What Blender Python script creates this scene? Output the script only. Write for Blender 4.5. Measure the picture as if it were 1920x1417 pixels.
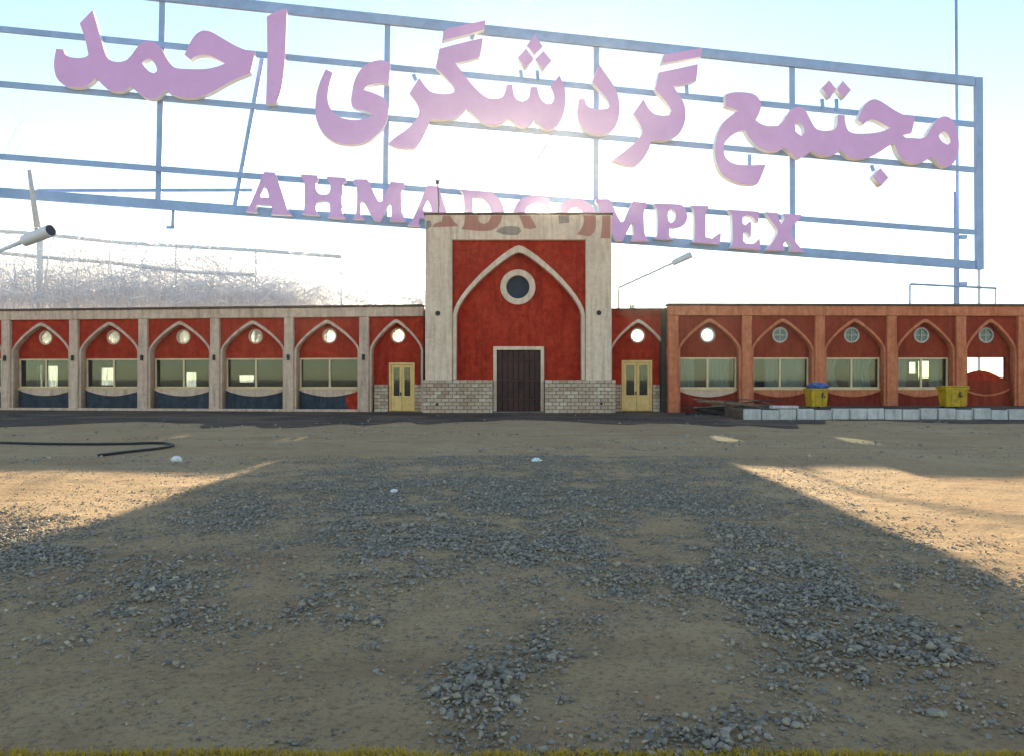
import bpy, bmesh, math, random
import numpy as np
from mathutils import Vector, Matrix

for o in list(bpy.data.objects):
    bpy.data.objects.remove(o)
SC = bpy.context.scene
COL = SC.collection

# ------------------------------------------------------------------ camera
F = 1507.0            # focal length in photograph pixels (1920 wide)
CU, CV = 960.0, 708.5
CAMY, EYE = -33.5, 1.45
cam = bpy.data.cameras.new('camera')
cam.sensor_width = 36.0
cam.lens = 36.0 * F / 1920.0
cam.clip_start = 0.05
cam.clip_end = 6000.0
cam_ob = bpy.data.objects.new('camera', cam)
cam_ob.location = (0, CAMY, EYE)
cam_ob.rotation_euler = (math.radians(90), 0, 0)
COL.objects.link(cam_ob)
SC.camera = cam_ob

# ------------------------------------------------------------------ sky, sun, exposure
SUN_EL, SUN_AZ = math.radians(11.7), math.radians(1.2)   # azimuth clockwise from +Y
world = bpy.data.worlds.new('World')
SC.world = world
world.use_nodes = True
wn = world.node_tree
wn.nodes.clear()
sky = wn.nodes.new('ShaderNodeTexSky')
sky.sky_type = 'NISHITA'
sky.sun_disc = False
sky.sun_elevation = SUN_EL
sky.sun_rotation = SUN_AZ
sky.altitude = 0
sky.air_density = 1.0
sky.dust_density = 0.0
sky.ozone_density = 1.0
bg = wn.nodes.new('ShaderNodeBackground')
bg.inputs['Strength'].default_value = 0.10
wo = wn.nodes.new('ShaderNodeOutputWorld')
wn.links.new(sky.outputs[0], bg.inputs[0])
wn.links.new(bg.outputs[0], wo.inputs[0])

sun = bpy.data.lights.new('sun', 'SUN')
sun.energy = 5.0
sun.angle = math.radians(0.5)
sun.color = (1.0, 0.83, 0.54)
sun_ob = bpy.data.objects.new('sun', sun)
sd = Vector((math.sin(SUN_AZ) * math.cos(SUN_EL), math.cos(SUN_AZ) * math.cos(SUN_EL), math.sin(SUN_EL)))
sun_ob.rotation_euler = sd.to_track_quat('Z', 'Y').to_euler()
sun_ob.location = (0, 40, 60)
COL.objects.link(sun_ob)

SC.view_settings.view_transform = 'Standard'
SC.view_settings.look = 'None'
SC.view_settings.exposure = 1.80
SC.view_settings.gamma = 1.0
SC.view_settings.use_curve_mapping = False

rng = random.Random(7)
nrg = np.random.default_rng(11)

# ------------------------------------------------------------------ helpers
def tag(o, label=None, cat=None, group=None, kind=None):
    if label: o['label'] = label
    if cat: o['category'] = cat
    if group: o['group'] = group
    if kind: o['kind'] = kind
    return o

def empty(name, loc=(0, 0, 0), rz=0.0):
    o = bpy.data.objects.new(name, None)
    o.empty_display_size = 0.3
    o.location = loc
    o.rotation_euler = (0, 0, rz)
    COL.objects.link(o)
    return o

def link(name, me, mat=None, parent=None):
    o = bpy.data.objects.new(name, me)
    if mat is not None and len(me.materials) == 0:
        me.materials.append(mat)
    COL.objects.link(o)
    if parent is not None:
        o.parent = parent
    return o

def ground_pt(u, v, z=0.0):
    d = (EYE - z) * F / (v - CV)
    return ((u - CU) / F * d, CAMY + d)

def at(u, v, d):
    return Vector(((u - CU) / F * d, CAMY + d, EYE - (v - CV) / F * d))

class MB:
    """collects boxes, tubes and prisms into one mesh"""
    def __init__(self):
        self.v, self.f = [], []
    def add(self, vs, fs):
        n = len(self.v)
        self.v += [tuple(p) for p in vs]
        self.f += [tuple(i + n for i in f) for f in fs]
        return self
    def box(self, x0, x1, y0, y1, z0, z1):
        vs = [(x0, y0, z0), (x1, y0, z0), (x1, y1, z0), (x0, y1, z0), (x0, y0, z1), (x1, y0, z1), (x1, y1, z1), (x0, y1, z1)]
        return self.add(vs, [(0, 3, 2, 1), (4, 5, 6, 7), (0, 1, 5, 4), (1, 2, 6, 5), (2, 3, 7, 6), (3, 0, 4, 7)])
    def bar(self, a, b, w, h, up=(0, 1, 0)):
        a, b = Vector(a), Vector(b)
        d = (b - a).normalized()
        s = d.cross(Vector(up))
        if s.length < 1e-4:
            s = d.cross(Vector((1, 0, 0)))
        s.normalize()
        t = s.cross(d).normalized()
        vs = []
        for p in (a, b):
            for i, j in ((-1, -1), (1, -1), (1, 1), (-1, 1)):
                vs.append(p + s * (w / 2 * i) + t * (h / 2 * j))
        return self.add(vs, [(0, 3, 2, 1), (4, 5, 6, 7), (0, 1, 5, 4), (1, 2, 6, 5), (2, 3, 7, 6), (3, 0, 4, 7)])
    def tube(self, pts, rad, n=8, cap=True):
        pts = [Vector(p) for p in pts]
        if not hasattr(rad, '__len__'):
            rad = [rad] * len(pts)
        base = len(self.v)
        prev = None
        for i, p in enumerate(pts):
            d = (pts[min(i + 1, len(pts) - 1)] - pts[max(i - 1, 0)]).normalized()
            if prev is None:
                s = d.cross(Vector((0, 0, 1)))
                if s.length < 1e-3:
                    s = d.cross(Vector((1, 0, 0)))
            else:
                s = prev - d * prev.dot(d)
            s.normalize()
            prev = s
            t = d.cross(s)
            for k in range(n):
                a = 2 * math.pi * k / n
                q = p + (s * math.cos(a) + t * math.sin(a)) * rad[i]
                self.v.append((q.x, q.y, q.z))
        for i in range(len(pts) - 1):
            for k in range(n):
                a, b = base + i * n + k, base + i * n + (k + 1) % n
                self.f.append((a, b, b + n, a + n))
        if cap:
            self.f.append(tuple(base + k for k in range(n))[::-1])
            e = base + (len(pts) - 1) * n
            self.f.append(tuple(e + k for k in range(n)))
        return self
    def mesh(self, name):
        me = bpy.data.meshes.new(name)
        me.from_pydata(self.v, [], self.f)
        me.update()
        return me
    def build(self, name, mat, parent=None, bevel=0.0, smooth=False):
        me = self.mesh(name)
        if bevel > 0:
            bm = bmesh.new(); bm.from_mesh(me)
            bmesh.ops.bevel(bm, geom=list(bm.edges), offset=bevel, segments=1, affect='EDGES', clamp_overlap=True)
            bm.to_mesh(me); bm.free()
        if smooth:
            me.polygons.foreach_set('use_smooth', [True] * len(me.polygons))
        return link(name, me, mat, parent)

def plate_mesh(name, loops, y0, y1, bevel=0.0):
    """flat plate in the local x,z plane (holes allowed), from depth y0 to y1"""
    cu = bpy.data.curves.new(name, 'CURVE')
    cu.dimensions = '2D'
    cu.fill_mode = 'BOTH'
    for lp in loops:
        sp = cu.splines.new('POLY')
        sp.points.add(len(lp) - 1)
        for i, (x, z) in enumerate(lp):
            sp.points[i].co = (x, z, 0, 1)
        sp.use_cyclic_u = True
    cu.extrude = abs(y1 - y0) / 2 - bevel
    if bevel:
        cu.bevel_depth = bevel
        cu.bevel_resolution = 1
        cu.offset = -bevel
    ob = bpy.data.objects.new(name, cu)
    me = bpy.data.meshes.new_from_object(ob)
    bpy.data.objects.remove(ob)
    bpy.data.curves.remove(cu)
    n = len(me.vertices)
    co = np.empty(n * 3); me.vertices.foreach_get('co', co)
    co = co.reshape(-1, 3)
    out = np.stack([co[:, 0], -co[:, 2] + (y0 + y1) / 2, co[:, 1]], axis=1)
    me.vertices.foreach_set('co', out.ravel())
    me.update()
    return me

def plate(name, loops, y0, y1, mat, parent=None, bevel=0.0):
    me = plate_mesh(name, loops, y0, y1, bevel)
    me.materials.clear()
    return link(name, me, mat, parent)

def rect(x0, x1, z0, z1):
    return [(x0, z0), (x1, z0), (x1, z1), (x0, z1)]

def circ(cx, cz, r, n=32):
    return [(cx + r * math.cos(2 * math.pi * k / n), cz + r * math.sin(2 * math.pi * k / n)) for k in range(n)]

def smooth_loop(pts, sub=4, corner=48):
    """closed outline through pts; sharp turns stay sharp"""
    n = len(pts)
    P = [Vector(p[:2]) for p in pts]
    flag = []
    for i in range(n):
        a, b = P[i] - P[i - 1], P[(i + 1) % n] - P[i]
        flag.append(a.length > 1e-6 and b.length > 1e-6 and math.degrees(a.angle(b)) > corner)
    out = []
    for i in range(n):
        p1, p2 = P[i], P[(i + 1) % n]
        p0 = P[i - 1] if not flag[i] else p1 * 2 - p2
        p3 = P[(i + 2) % n] if not flag[(i + 1) % n] else p2 * 2 - p1
        for k in range(sub):
            t = k / sub
            q = 0.5 * ((2 * p1) + (p2 - p0) * t + (2 * p0 - 5 * p1 + 4 * p2 - p3) * t * t + (3 * p1 - p0 - 3 * p2 + p3) * t ** 3)
            out.append((q.x, q.y))
    return out

# ------------------------------------------------------------------ materials
def new_mat(name):
    m = bpy.data.materials.new(name)
    m.use_nodes = True
    nt = m.node_tree
    nt.nodes.clear()
    out = nt.nodes.new('ShaderNodeOutputMaterial')
    return m, nt, out

def N(nt, typ, **kw):
    n = nt.nodes.new(typ)
    for k, v in kw.items():
        if hasattr(n, k) and k not in n.inputs:
            setattr(n, k, v)
        else:
            n.inputs[k].default_value = v
    return n

def noise(nt, co, scale, detail=6, rough=0.6, dist=0.0):
    t = N(nt, 'ShaderNodeTexNoise')
    t.inputs['Scale'].default_value = scale
    t.inputs['Detail'].default_value = detail
    t.inputs['Roughness'].default_value = rough
    t.inputs['Distortion'].default_value = dist
    nt.links.new(co, t.inputs['Vector'])
    return t.outputs['Fac']

def ramp(nt, fac, stops):
    r = N(nt, 'ShaderNodeValToRGB')
    el = r.color_ramp.elements
    while len(el) > 1:
        el.remove(el[-1])
    for i, (p, c) in enumerate(stops):
        e = el[0] if i == 0 else el.new(p)
        e.position = p
        e.color = (c[0], c[1], c[2], 1) if hasattr(c, '__len__') else (c, c, c, 1)
    nt.links.new(fac, r.inputs[0])
    return r.outputs[0]

def mix(nt, fac, a, b, mode='MIX'):
    m = N(nt, 'ShaderNodeMix', data_type='RGBA', blend_type=mode)
    for s, val in ((m.inputs[0], fac), (m.inputs[6], a), (m.inputs[7], b)):
        if hasattr(val, 'is_linked') or hasattr(val, 'links'):
            nt.links.new(val, s)
        elif hasattr(val, '__len__'):
            s.default_value = (val[0], val[1], val[2], 1)
        else:
            s.default_value = val
    return m.outputs[2]

def coords(nt, scale=(1, 1, 1), world_space=False):
    if world_space:
        g = N(nt, 'ShaderNodeNewGeometry').outputs['Position']
    else:
        g = N(nt, 'ShaderNodeTexCoord').outputs['Object']
    mp = N(nt, 'ShaderNodeMapping')
    mp.inputs['Scale'].default_value = scale
    nt.links.new(g, mp.inputs['Vector'])
    return mp.outputs[0]

def stucco(name, base, dark, light=None, grime=0.35, bump=0.25, rough=0.9, patch=0.45):
    m, nt, out = new_mat(name)
    b = N(nt, 'ShaderNodeBsdfPrincipled')
    b.inputs['Roughness'].default_value = rough
    b.inputs['Specular IOR Level'].default_value = 0.2
    w = coords(nt, world_space=True)
    big = noise(nt, w, 0.9, 6, 0.65, 0.8)
    mid = noise(nt, w, 4.5, 8, 0.7, 0.6)
    fine = noise(nt, w, 38, 4, 0.6)
    c = mix(nt, ramp(nt, big, [(0.35, 0.0), (0.68, 1.0)]), base, light or tuple(min(1, x * 1.25) for x in base))
    c = mix(nt, ramp(nt, mid, [(0.50 - patch * 0.2, 0.0), (0.50 + patch * 0.5, 1.0)]), c, dark)
    st = noise(nt, coords(nt, (3.5, 3.5, 0.35), True), 1.4, 7, 0.72, 0.3)
    c = mix(nt, ramp(nt, st, [(0.46, 0.0), (0.70, min(1.0, grime * 1.5))]), c, tuple(x * 0.6 for x in dark))
    sc_ = noise(nt, coords(nt, (1.0, 1.0, 2.2), True), 1.9, 8, 0.75, 2.2)
    c = mix(nt, ramp(nt, sc_, [(0.55, 0.0), (0.70, 0.45)]), c, tuple(min(1, x * 1.35) for x in base))
    c = mix(nt, ramp(nt, fine, [(0.3, 0.25), (0.6, 0.0)]), c, tuple(x * 0.55 for x in base))
    nt.links.new(c, b.inputs['Base Color'])
    bp = N(nt, 'ShaderNodeBump')
    bp.inputs['Strength'].default_value = bump
    bp.inputs['Distance'].default_value = 0.03
    hm = N(nt, 'ShaderNodeMath', operation='ADD')
    nt.links.new(mid, hm.inputs[0]); nt.links.new(fine, hm.inputs[1])
    nt.links.new(hm.outputs[0], bp.inputs['Height'])
    nt.links.new(bp.outputs[0], b.inputs['Normal'])
    nt.links.new(b.outputs[0], out.inputs[0])
    return m

def paint(name, base, rough=0.5, metal=0.0, var=0.25, scale=3.0, bump=0.05):
    m, nt, out = new_mat(name)
    b = N(nt, 'ShaderNodeBsdfPrincipled')
    b.inputs['Roughness'].default_value = rough
    b.inputs['Metallic'].default_value = metal
    b.inputs['Specular IOR Level'].default_value = 0.35
    w = coords(nt, world_space=True)
    n1 = noise(nt, w, scale, 7, 0.68, 0.4)
    n2 = noise(nt, w, scale * 12, 3, 0.6)
    c = mix(nt, ramp(nt, n1, [(0.35, 0.0), (0.7, 1.0)]), tuple(x * (1 - var) for x in base), tuple(min(1, x * (1 + var * 0.5)) for x in base))
    c = mix(nt, ramp(nt, n2, [(0.25, var), (0.5, 0.0)]), c, tuple(x * 0.4 for x in base))
    nt.links.new(c, b.inputs['Base Color'])
    if bump:
        bp = N(nt, 'ShaderNodeBump')
        bp.inputs['Strength'].default_value = bump
        bp.inputs['Distance'].default_value = 0.02
        nt.links.new(n2, bp.inputs['Height'])
        nt.links.new(bp.outputs[0], b.inputs['Normal'])
    nt.links.new(b.outputs[0], out.inputs[0])
    return m

def glass_mat(name, tint=(0.75, 0.82, 0.84), dirt=0.12):
    m, nt, out = new_mat(name)
    tr = N(nt, 'ShaderNodeBsdfTransparent'); tr.inputs[0].default_value = (*tint, 1)
    gl = N(nt, 'ShaderNodeBsdfGlossy'); gl.inputs['Roughness'].default_value = 0.03
    gl.inputs['Color'].default_value = (0.70, 0.88, 1, 1)
    fr = N(nt, 'ShaderNodeFresnel'); fr.inputs['IOR'].default_value = 1.46
    ms = N(nt, 'ShaderNodeMixShader')
    nt.links.new(fr.outputs[0], ms.inputs[0]); nt.links.new(tr.outputs[0], ms.inputs[1]); nt.links.new(gl.outputs[0], ms.inputs[2])
    df = N(nt, 'ShaderNodeBsdfDiffuse'); df.inputs[0].default_value = (0.42, 0.42, 0.38, 1)
    ms2 = N(nt, 'ShaderNodeMixShader')
    w = coords(nt, world_space=True)
    dn = ramp(nt, noise(nt, w, 2.2, 6, 0.7, 0.8), [(0.35, 0.02), (0.75, dirt)])
    nt.links.new(dn, ms2.inputs[0]); nt.links.new(ms.outputs[0], ms2.inputs[1]); nt.links.new(df.outputs[0], ms2.inputs[2])
    nt.links.new(ms2.outputs[0], out.inputs[0])
    return m

def translucent(name, col, tcol, fac=0.5, var=0.2):
    m, nt, out = new_mat(name)
    d = N(nt, 'ShaderNodeBsdfDiffuse'); t = N(nt, 'ShaderNodeBsdfTranslucent')
    w = coords(nt, world_space=True)
    n = noise(nt, w, 1.3, 5, 0.6)
    c = mix(nt, n, tuple(x * (1 - var) for x in col), tuple(min(1, x * (1 + var)) for x in col))
    nt.links.new(c, d.inputs[0])
    t.inputs[0].default_value = (*tcol, 1)
    ms = N(nt, 'ShaderNodeMixShader'); ms.inputs[0].default_value = fac
    nt.links.new(d.outputs[0], ms.inputs[1]); nt.links.new(t.outputs[0], ms.inputs[2])
    nt.links.new(ms.outputs[0], out.inputs[0])
    return m

M = {}
M['red'] = stucco('red_render', (0.44, 0.034, 0.015), (0.22, 0.016, 0.009), (0.54, 0.066, 0.025), 0.4)
M['red_dark'] = stucco('dark_red_render', (0.24, 0.028, 0.017), (0.14, 0.016, 0.011), (0.30, 0.045, 0.022), 0.45)
M['red_brown'] = stucco('brown_red_render', (0.30, 0.040, 0.018), (0.19, 0.024, 0.012), (0.37, 0.060, 0.027), 0.5)
M['stone'] = stucco('grey_plaster', (0.70, 0.48, 0.355), (0.50, 0.335, 0.245), (0.78, 0.57, 0.44), 0.55, 0.4)
M['stone_gate'] = stucco('pale_plaster', (0.84, 0.615, 0.455), (0.68, 0.48, 0.345), (0.88, 0.70, 0.54), 0.5, 0.35)
M['terra'] = stucco('terracotta_plaster', (0.62, 0.195, 0.090), (0.42, 0.115, 0.052), (0.70, 0.27, 0.14), 0.45, 0.4)
M['blue'] = stucco('navy_render', (0.050, 0.060, 0.078), (0.026, 0.032, 0.046), (0.070, 0.085, 0.105), 0.5)
M['coping'] = stucco('dark_coping', (0.15, 0.11, 0.09), (0.08, 0.06, 0.05), None, 0.5)
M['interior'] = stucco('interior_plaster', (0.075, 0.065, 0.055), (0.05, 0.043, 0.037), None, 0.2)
M['cream'] = paint('cream_metal', (0.76, 0.55, 0.31), 0.45, 0, 0.2)
M['cream_door'] = paint('cream_door_metal', (0.84, 0.53, 0.19), 0.45, 0, 0.2)
M['doorwood'] = paint('dark_brown_boards', (0.060, 0.018, 0.014), 0.55, 0, 0.4, 2.5, 0.2)
M['black'] = paint('black_metal', (0.02, 0.02, 0.022), 0.5, 0, 0.2)
M['steel_blue'] = paint('blue_grey_steel', (0.27, 0.40, 0.66), 0.45, 0.0, 0.18, 1.0)
M['steel_pale'] = paint('pale_steel', (0.70, 0.72, 0.78), 0.45, 0.0, 0.12, 1.0)
M['letter'] = paint('mauve_pink_letter_face', (0.66, 0.37, 0.70), 0.4, 0, 0.07, 0.5, 0.0)
M['letter_side'] = paint('white_letter_return', (0.84, 0.86, 0.90), 0.4, 0, 0.05, 0.6, 0.0)
M['dull_red'] = stucco('dull_red_paint', (0.52, 0.20, 0.15), (0.46, 0.25, 0.18), (0.56, 0.25, 0.19), 0.3, 0.1)  # colours the ghost sign letters on the gate band and some heap bricks
M['grime'] = stucco('grey_ghost_grime', (0.36, 0.28, 0.22), (0.28, 0.21, 0.17), None, 0.3, 0.1)
M['glass'] = glass_mat('window_glass', (0.62, 0.72, 0.74), 0.04)
def frosted():
    m, nt, out = new_mat('frosted_glass')
    tr = N(nt, 'ShaderNodeBsdfTransparent'); tr.inputs[0].default_value = (0.9, 0.92, 0.9, 1)
    tl = N(nt, 'ShaderNodeBsdfTranslucent'); tl.inputs[0].default_value = (0.9, 0.9, 0.88, 1)
    df = N(nt, 'ShaderNodeBsdfDiffuse'); df.inputs[0].default_value = (0.85, 0.8, 0.72, 1)
    a = N(nt, 'ShaderNodeMixShader'); a.inputs[0].default_value = 0.25
    nt.links.new(tl.outputs[0], a.inputs[1]); nt.links.new(df.outputs[0], a.inputs[2])
    b = N(nt, 'ShaderNodeMixShader')
    w = coords(nt, world_space=True)
    nt.links.new(ramp(nt, noise(nt, w, 5, 4, 0.6), [(0.3, 0.35), (0.7, 0.62)]), b.inputs[0])
    nt.links.new(tr.outputs[0], b.inputs[1]); nt.links.new(a.outputs[0], b.inputs[2])
    nt.links.new(b.outputs[0], out.inputs[0])
    return m
M['frosted'] = frosted()
M['dark_glass'] = paint('dark_blue_glass', (0.030, 0.034, 0.055), 0.6, 0, 0.3)
M['curtain'] = translucent('white_curtain', (0.80, 0.72, 0.62), (0.6, 0.55, 0.46), 0.35)
M['reed'] = translucent('dry_straw', (0.78, 0.78, 0.82), (0.80, 0.79, 0.82), 0.5, 0.12)
M['bin'] = paint('yellow_plastic', (0.56, 0.35, 0.012), 0.5, 0, 0.45, 5.0)
M['bag'] = paint('blue_plastic_bag', (0.08, 0.14, 0.36), 0.35, 0, 0.3)
M['kerb'] = stucco('white_blue_kerb_concrete', (0.56, 0.53, 0.50), (0.40, 0.38, 0.36), (0.66, 0.63, 0.60), 0.5, 0.4)
M['litter'] = paint('white_litter_plastic', (0.82, 0.80, 0.78), 0.35, 0, 0.1)
M['wood_grey'] = paint('weathered_wood', (0.22, 0.15, 0.10), 0.85, 0, 0.4, 4, 0.3)
M['rust'] = paint('dark_scrap', (0.055, 0.042, 0.036), 0.8, 0, 0.5, 4, 0.3)
M['bark'] = paint('pale_bark', (0.62, 0.58, 0.56), 0.9, 0, 0.2, 6, 0.2)

def brick_mat():
    m, nt, out = new_mat('buff_brick')
    b = N(nt, 'ShaderNodeBsdfPrincipled'); b.inputs['Roughness'].default_value = 0.9
    oi = N(nt, 'ShaderNodeObjectInfo')
    c = ramp(nt, oi.outputs['Random'], [(0.0, (0.42, 0.27, 0.17)), (0.4, (0.60, 0.43, 0.30)), (0.7, (0.54, 0.38, 0.28)), (1.0, (0.70, 0.55, 0.41))])
    w = coords(nt, world_space=True)
    n = noise(nt, w, 14, 6, 0.7)
    c = mix(nt, ramp(nt, n, [(0.42, 0.0), (0.75, 0.6)]), c, (0.20, 0.16, 0.13))
    nt.links.new(c, b.inputs['Base Color'])
    bp = N(nt, 'ShaderNodeBump'); bp.inputs['Strength'].default_value = 0.4; bp.inputs['Distance'].default_value = 0.01
    nt.links.new(n, bp.inputs['Height']); nt.links.new(bp.outputs[0], b.inputs['Normal'])
    nt.links.new(b.outputs[0], out.inputs[0])
    return m
M['brick'] = brick_mat()
M['mortar'] = stucco('grey_mortar', (0.20, 0.17, 0.145), (0.12, 0.10, 0.085), None, 0.4)

def ground_mat(name, dirt, pale, dark, patch=None):
    m, nt, out = new_mat(name)
    b = N(nt, 'ShaderNodeBsdfPrincipled'); b.inputs['Roughness'].default_value = 0.95
    b.inputs['Specular IOR Level'].default_value = 0.15
    w = coords(nt, world_space=True)
    big = noise(nt, w, 0.33, 6, 0.6, 0.6)
    mid = noise(nt, w, 2.6, 8, 0.7, 0.4)
    fine = noise(nt, w, 26, 6, 0.75)
    tiny = noise(nt, w, 120, 3, 0.6)
    c = mix(nt, ramp(nt, big, [(0.35, 0.0), (0.65, 1.0)]), dirt, pale)
    c = mix(nt, ramp(nt, mid, [(0.45, 0.0), (0.72, 0.8)]), c, dark)
    red = noise(nt, w, 0.75, 3, 0.5, 0.2)
    c = mix(nt, ramp(nt, red, [(0.55, 0.0), (0.72, 0.45)]), c, (0.46, 0.225, 0.125))
    c = mix(nt, ramp(nt, fine, [(0.32, 0.8), (0.50, 0.0)]), c, tuple(x * 0.35 for x in dark))
    c = mix(nt, ramp(nt, tiny, [(0.60, 0.0), (0.75, 0.6)]), c, tuple(min(1, x * 1.7) for x in pale))
    stk = noise(nt, coords(nt, (0.22, 1.3, 1.0), True), 0.8, 8, 0.7, 0.5)
    c = mix(nt, ramp(nt, stk, [(0.53, 0.0), (0.70, 0.45)]), c, tuple(x * 0.55 for x in dark))
    if patch is not None:
        pn = noise(nt, coords(nt, (0.5, 1.2, 1.0), True), 0.55, 9, 0.72, 0.6)
        c = mix(nt, ramp(nt, pn, [(0.47, 0.0), (0.56, 0.85)]), c, patch)
    nt.links.new(c, b.inputs['Base Color'])
    h = N(nt, 'ShaderNodeMath', operation='MULTIPLY_ADD'); h.inputs[1].default_value = 0.6
    nt.links.new(fine, h.inputs[0]); nt.links.new(mid, h.inputs[2])
    bp = N(nt, 'ShaderNodeBump'); bp.inputs['Strength'].default_value = 1.0; bp.inputs['Distance'].default_value = 0.07
    nt.links.new(h.outputs[0], bp.inputs['Height']); nt.links.new(bp.outputs[0], b.inputs['Normal'])
    nt.links.new(b.outputs[0], out.inputs[0])
    return m
M['ground'] = ground_mat('dry_dirt', (0.56, 0.345, 0.175), (0.64, 0.42, 0.23), (0.44, 0.275, 0.15))
M['asphalt'] = ground_mat('old_asphalt', (0.090, 0.068, 0.055), (0.15, 0.115, 0.09), (0.05, 0.040, 0.036), (0.21, 0.145, 0.095))
M['soil'] = ground_mat('raised_soil', (0.14, 0.095, 0.065), (0.19, 0.14, 0.10), (0.08, 0.055, 0.04))

# ------------------------------------------------------------------ ground
def vnoise(x, y, seed, cell):
    r = np.random.default_rng(seed)
    tab = r.random((256, 256))
    X, Y = x / cell, y / cell
    xi, yi = np.floor(X).astype(int), np.floor(Y).astype(int)
    fx, fy = X - xi, Y - yi
    fx, fy = fx * fx * (3 - 2 * fx), fy * fy * (3 - 2 * fy)
    g = lambda a, b: tab[a % 256, b % 256]
    return (g(xi, yi) * (1 - fx) + g(xi + 1, yi) * fx) * (1 - fy) + (g(xi, yi + 1) * (1 - fx) + g(xi + 1, yi + 1) * fx) * fy

def ground_h(x, y):
    d = np.hypot(x, y - CAMY)
    amp = np.clip(1.2 - d / 24.0, 0.0, 1.0)
    return amp * ((vnoise(x, y, 1, 0.9) - 0.5) * 0.05 + (vnoise(x, y, 2, 0.25) - 0.5) * 0.022 + (vnoise(x, y, 3, 0.09) - 0.5) * 0.010) - 0.0

def make_ground():
    ys = np.concatenate([[-600, -300, -120, -70, -50, -42, -38, -35], np.linspace(-33, -20, 300), np.linspace(-19.9, -6, 120), [-4, 0, 5, 10, 20, 40, 80, 200, 600]])
    xs = np.concatenate([[-600, -300, -120, -60, -35, -24], np.linspace(-16, -6, 60), np.linspace(-5.95, 5.95, 300), np.linspace(6, 16, 60), [24, 35, 60, 120, 300, 600]])
    X, Y = np.meshgrid(xs, ys)
    Z = ground_h(X, Y)
    v = np.stack([X.ravel(), Y.ravel(), Z.ravel()], 1)
    nx, ny = len(xs), len(ys)
    i = (np.arange(ny - 1)[:, None] * nx + np.arange(nx - 1)[None, :]).ravel()
    f = np.stack([i, i + 1, i + 1 + nx, i + nx], 1)
    me = bpy.data.meshes.new('ground')
    me.vertices.add(len(v)); me.vertices.foreach_set('co', v.ravel())
    me.loops.add(len(f) * 4); me.loops.foreach_set('vertex_index', f.ravel())
    me.polygons.add(len(f)); me.polygons.foreach_set('loop_start', np.arange(len(f)) * 4)
    me.polygons.foreach_set('use_smooth', np.ones(len(f), bool))
    me.update()
    return tag(link('ground', me, M['ground']), 'dusty brown dirt forecourt with scattered gravel', kind='structure')
make_ground()

def ragged_sheet(name, x0, x1, ynear, yfar, z, mat, amp, seed, step=0.35):
    n = int((x1 - x0) / step)
    xs = np.linspace(x0, x1, n)
    e = ynear + (vnoise(xs, xs * 0, seed, 4.0) - 0.5) * amp + (vnoise(xs, xs * 0 + 9, seed + 1, 0.9) - 0.5) * amp * 0.35
    v = [(x, y, z) for x, y in zip(xs, e)] + [(x, yfar, z) for x in xs]
    f = [(i, i + 1, n + i + 1, n + i) for i in range(n - 1)]
    me = bpy.data.meshes.new(name); me.from_pydata(v, [], f); me.update()
    return tag(link(name, me, mat), kind='structure')
tag(ragged_sheet('pavement', -40, 40, -7.5, 14, 0.012, M['asphalt'], 6.5, 21), 'worn dark asphalt strip along the foot of the building')

# ------------------------------------------------------------------ frames for the wings
class Frame:
    def __init__(self, name, a, b, za=0.0):
        """a = left end (x,y), b = right end; local x runs a->b, local y away from the camera"""
        self.a = Vector((a[0], a[1])); d = Vector((b[0] - a[0], b[1] - a[1]))
        self.len = d.length; self.d = d.normalized()
        self.ang = math.atan2(d.y, d.x)
        self.root = empty(name, (a[0], a[1], za), self.ang)
        self.z0 = za
    def s(self, u, y=0.0):
        n = Vector((-self.d.y, self.d.x)); o = self.a + n * y
        r = Vector(((u - CU) / F, 1.0)); c = Vector((0.0, CAMY))
        # c + r t = o + d s
        det = r.x * (-self.d.y) + self.d.x * r.y
        w = o - c
        t = (w.x * (-self.d.y) + self.d.x * w.y) / det
        return (c + r * t - o).dot(self.d)

ARCH = [(1.0, 0.0), (0.975, 0.09), (0.93, 0.18), (0.86, 0.285), (0.79, 0.373), (0.66, 0.515), (0.53, 0.64), (0.40, 0.75), (0.27, 0.853), (0.15, 0.935), (0.06, 0.985), (0.0, 1.0)]
def arch_pts(cx, zs, w, h):
    L = [(cx - w * x, zs + h * y) for x, y in ARCH]
    R = [(cx + w * x, zs + h * y) for x, y in reversed(ARCH[:-1])]
    return L + R          # left springing -> apex -> right springing

def window(parent, x0, x1, z0, z1, y, mat, curtain=None, sash=0.5, pane_mat=None):
    fr, dp = 0.065, 0.09
    xm = x0 + (x1 - x0) * sash
    w = plate('window', [rect(x0, x1, z0, z1), rect(x0 + fr, xm - fr * 0.6, z0 + fr, z1 - fr), rect(xm + fr * 0.6, x1 - fr, z0 + fr, z1 - fr)], y - dp / 2, y + dp / 2, mat, parent)
    for a, b in ((x0 + fr - 0.01, xm - fr * 0.6 + 0.01), (xm + fr * 0.6 - 0.01, x1 - fr + 0.01)):
        MB().box(a, b, y - 0.004, y + 0.004, z0 + fr - 0.01, z1 - fr + 0.01).build('pane', pane_mat or M['glass'], w)
    return w

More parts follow.
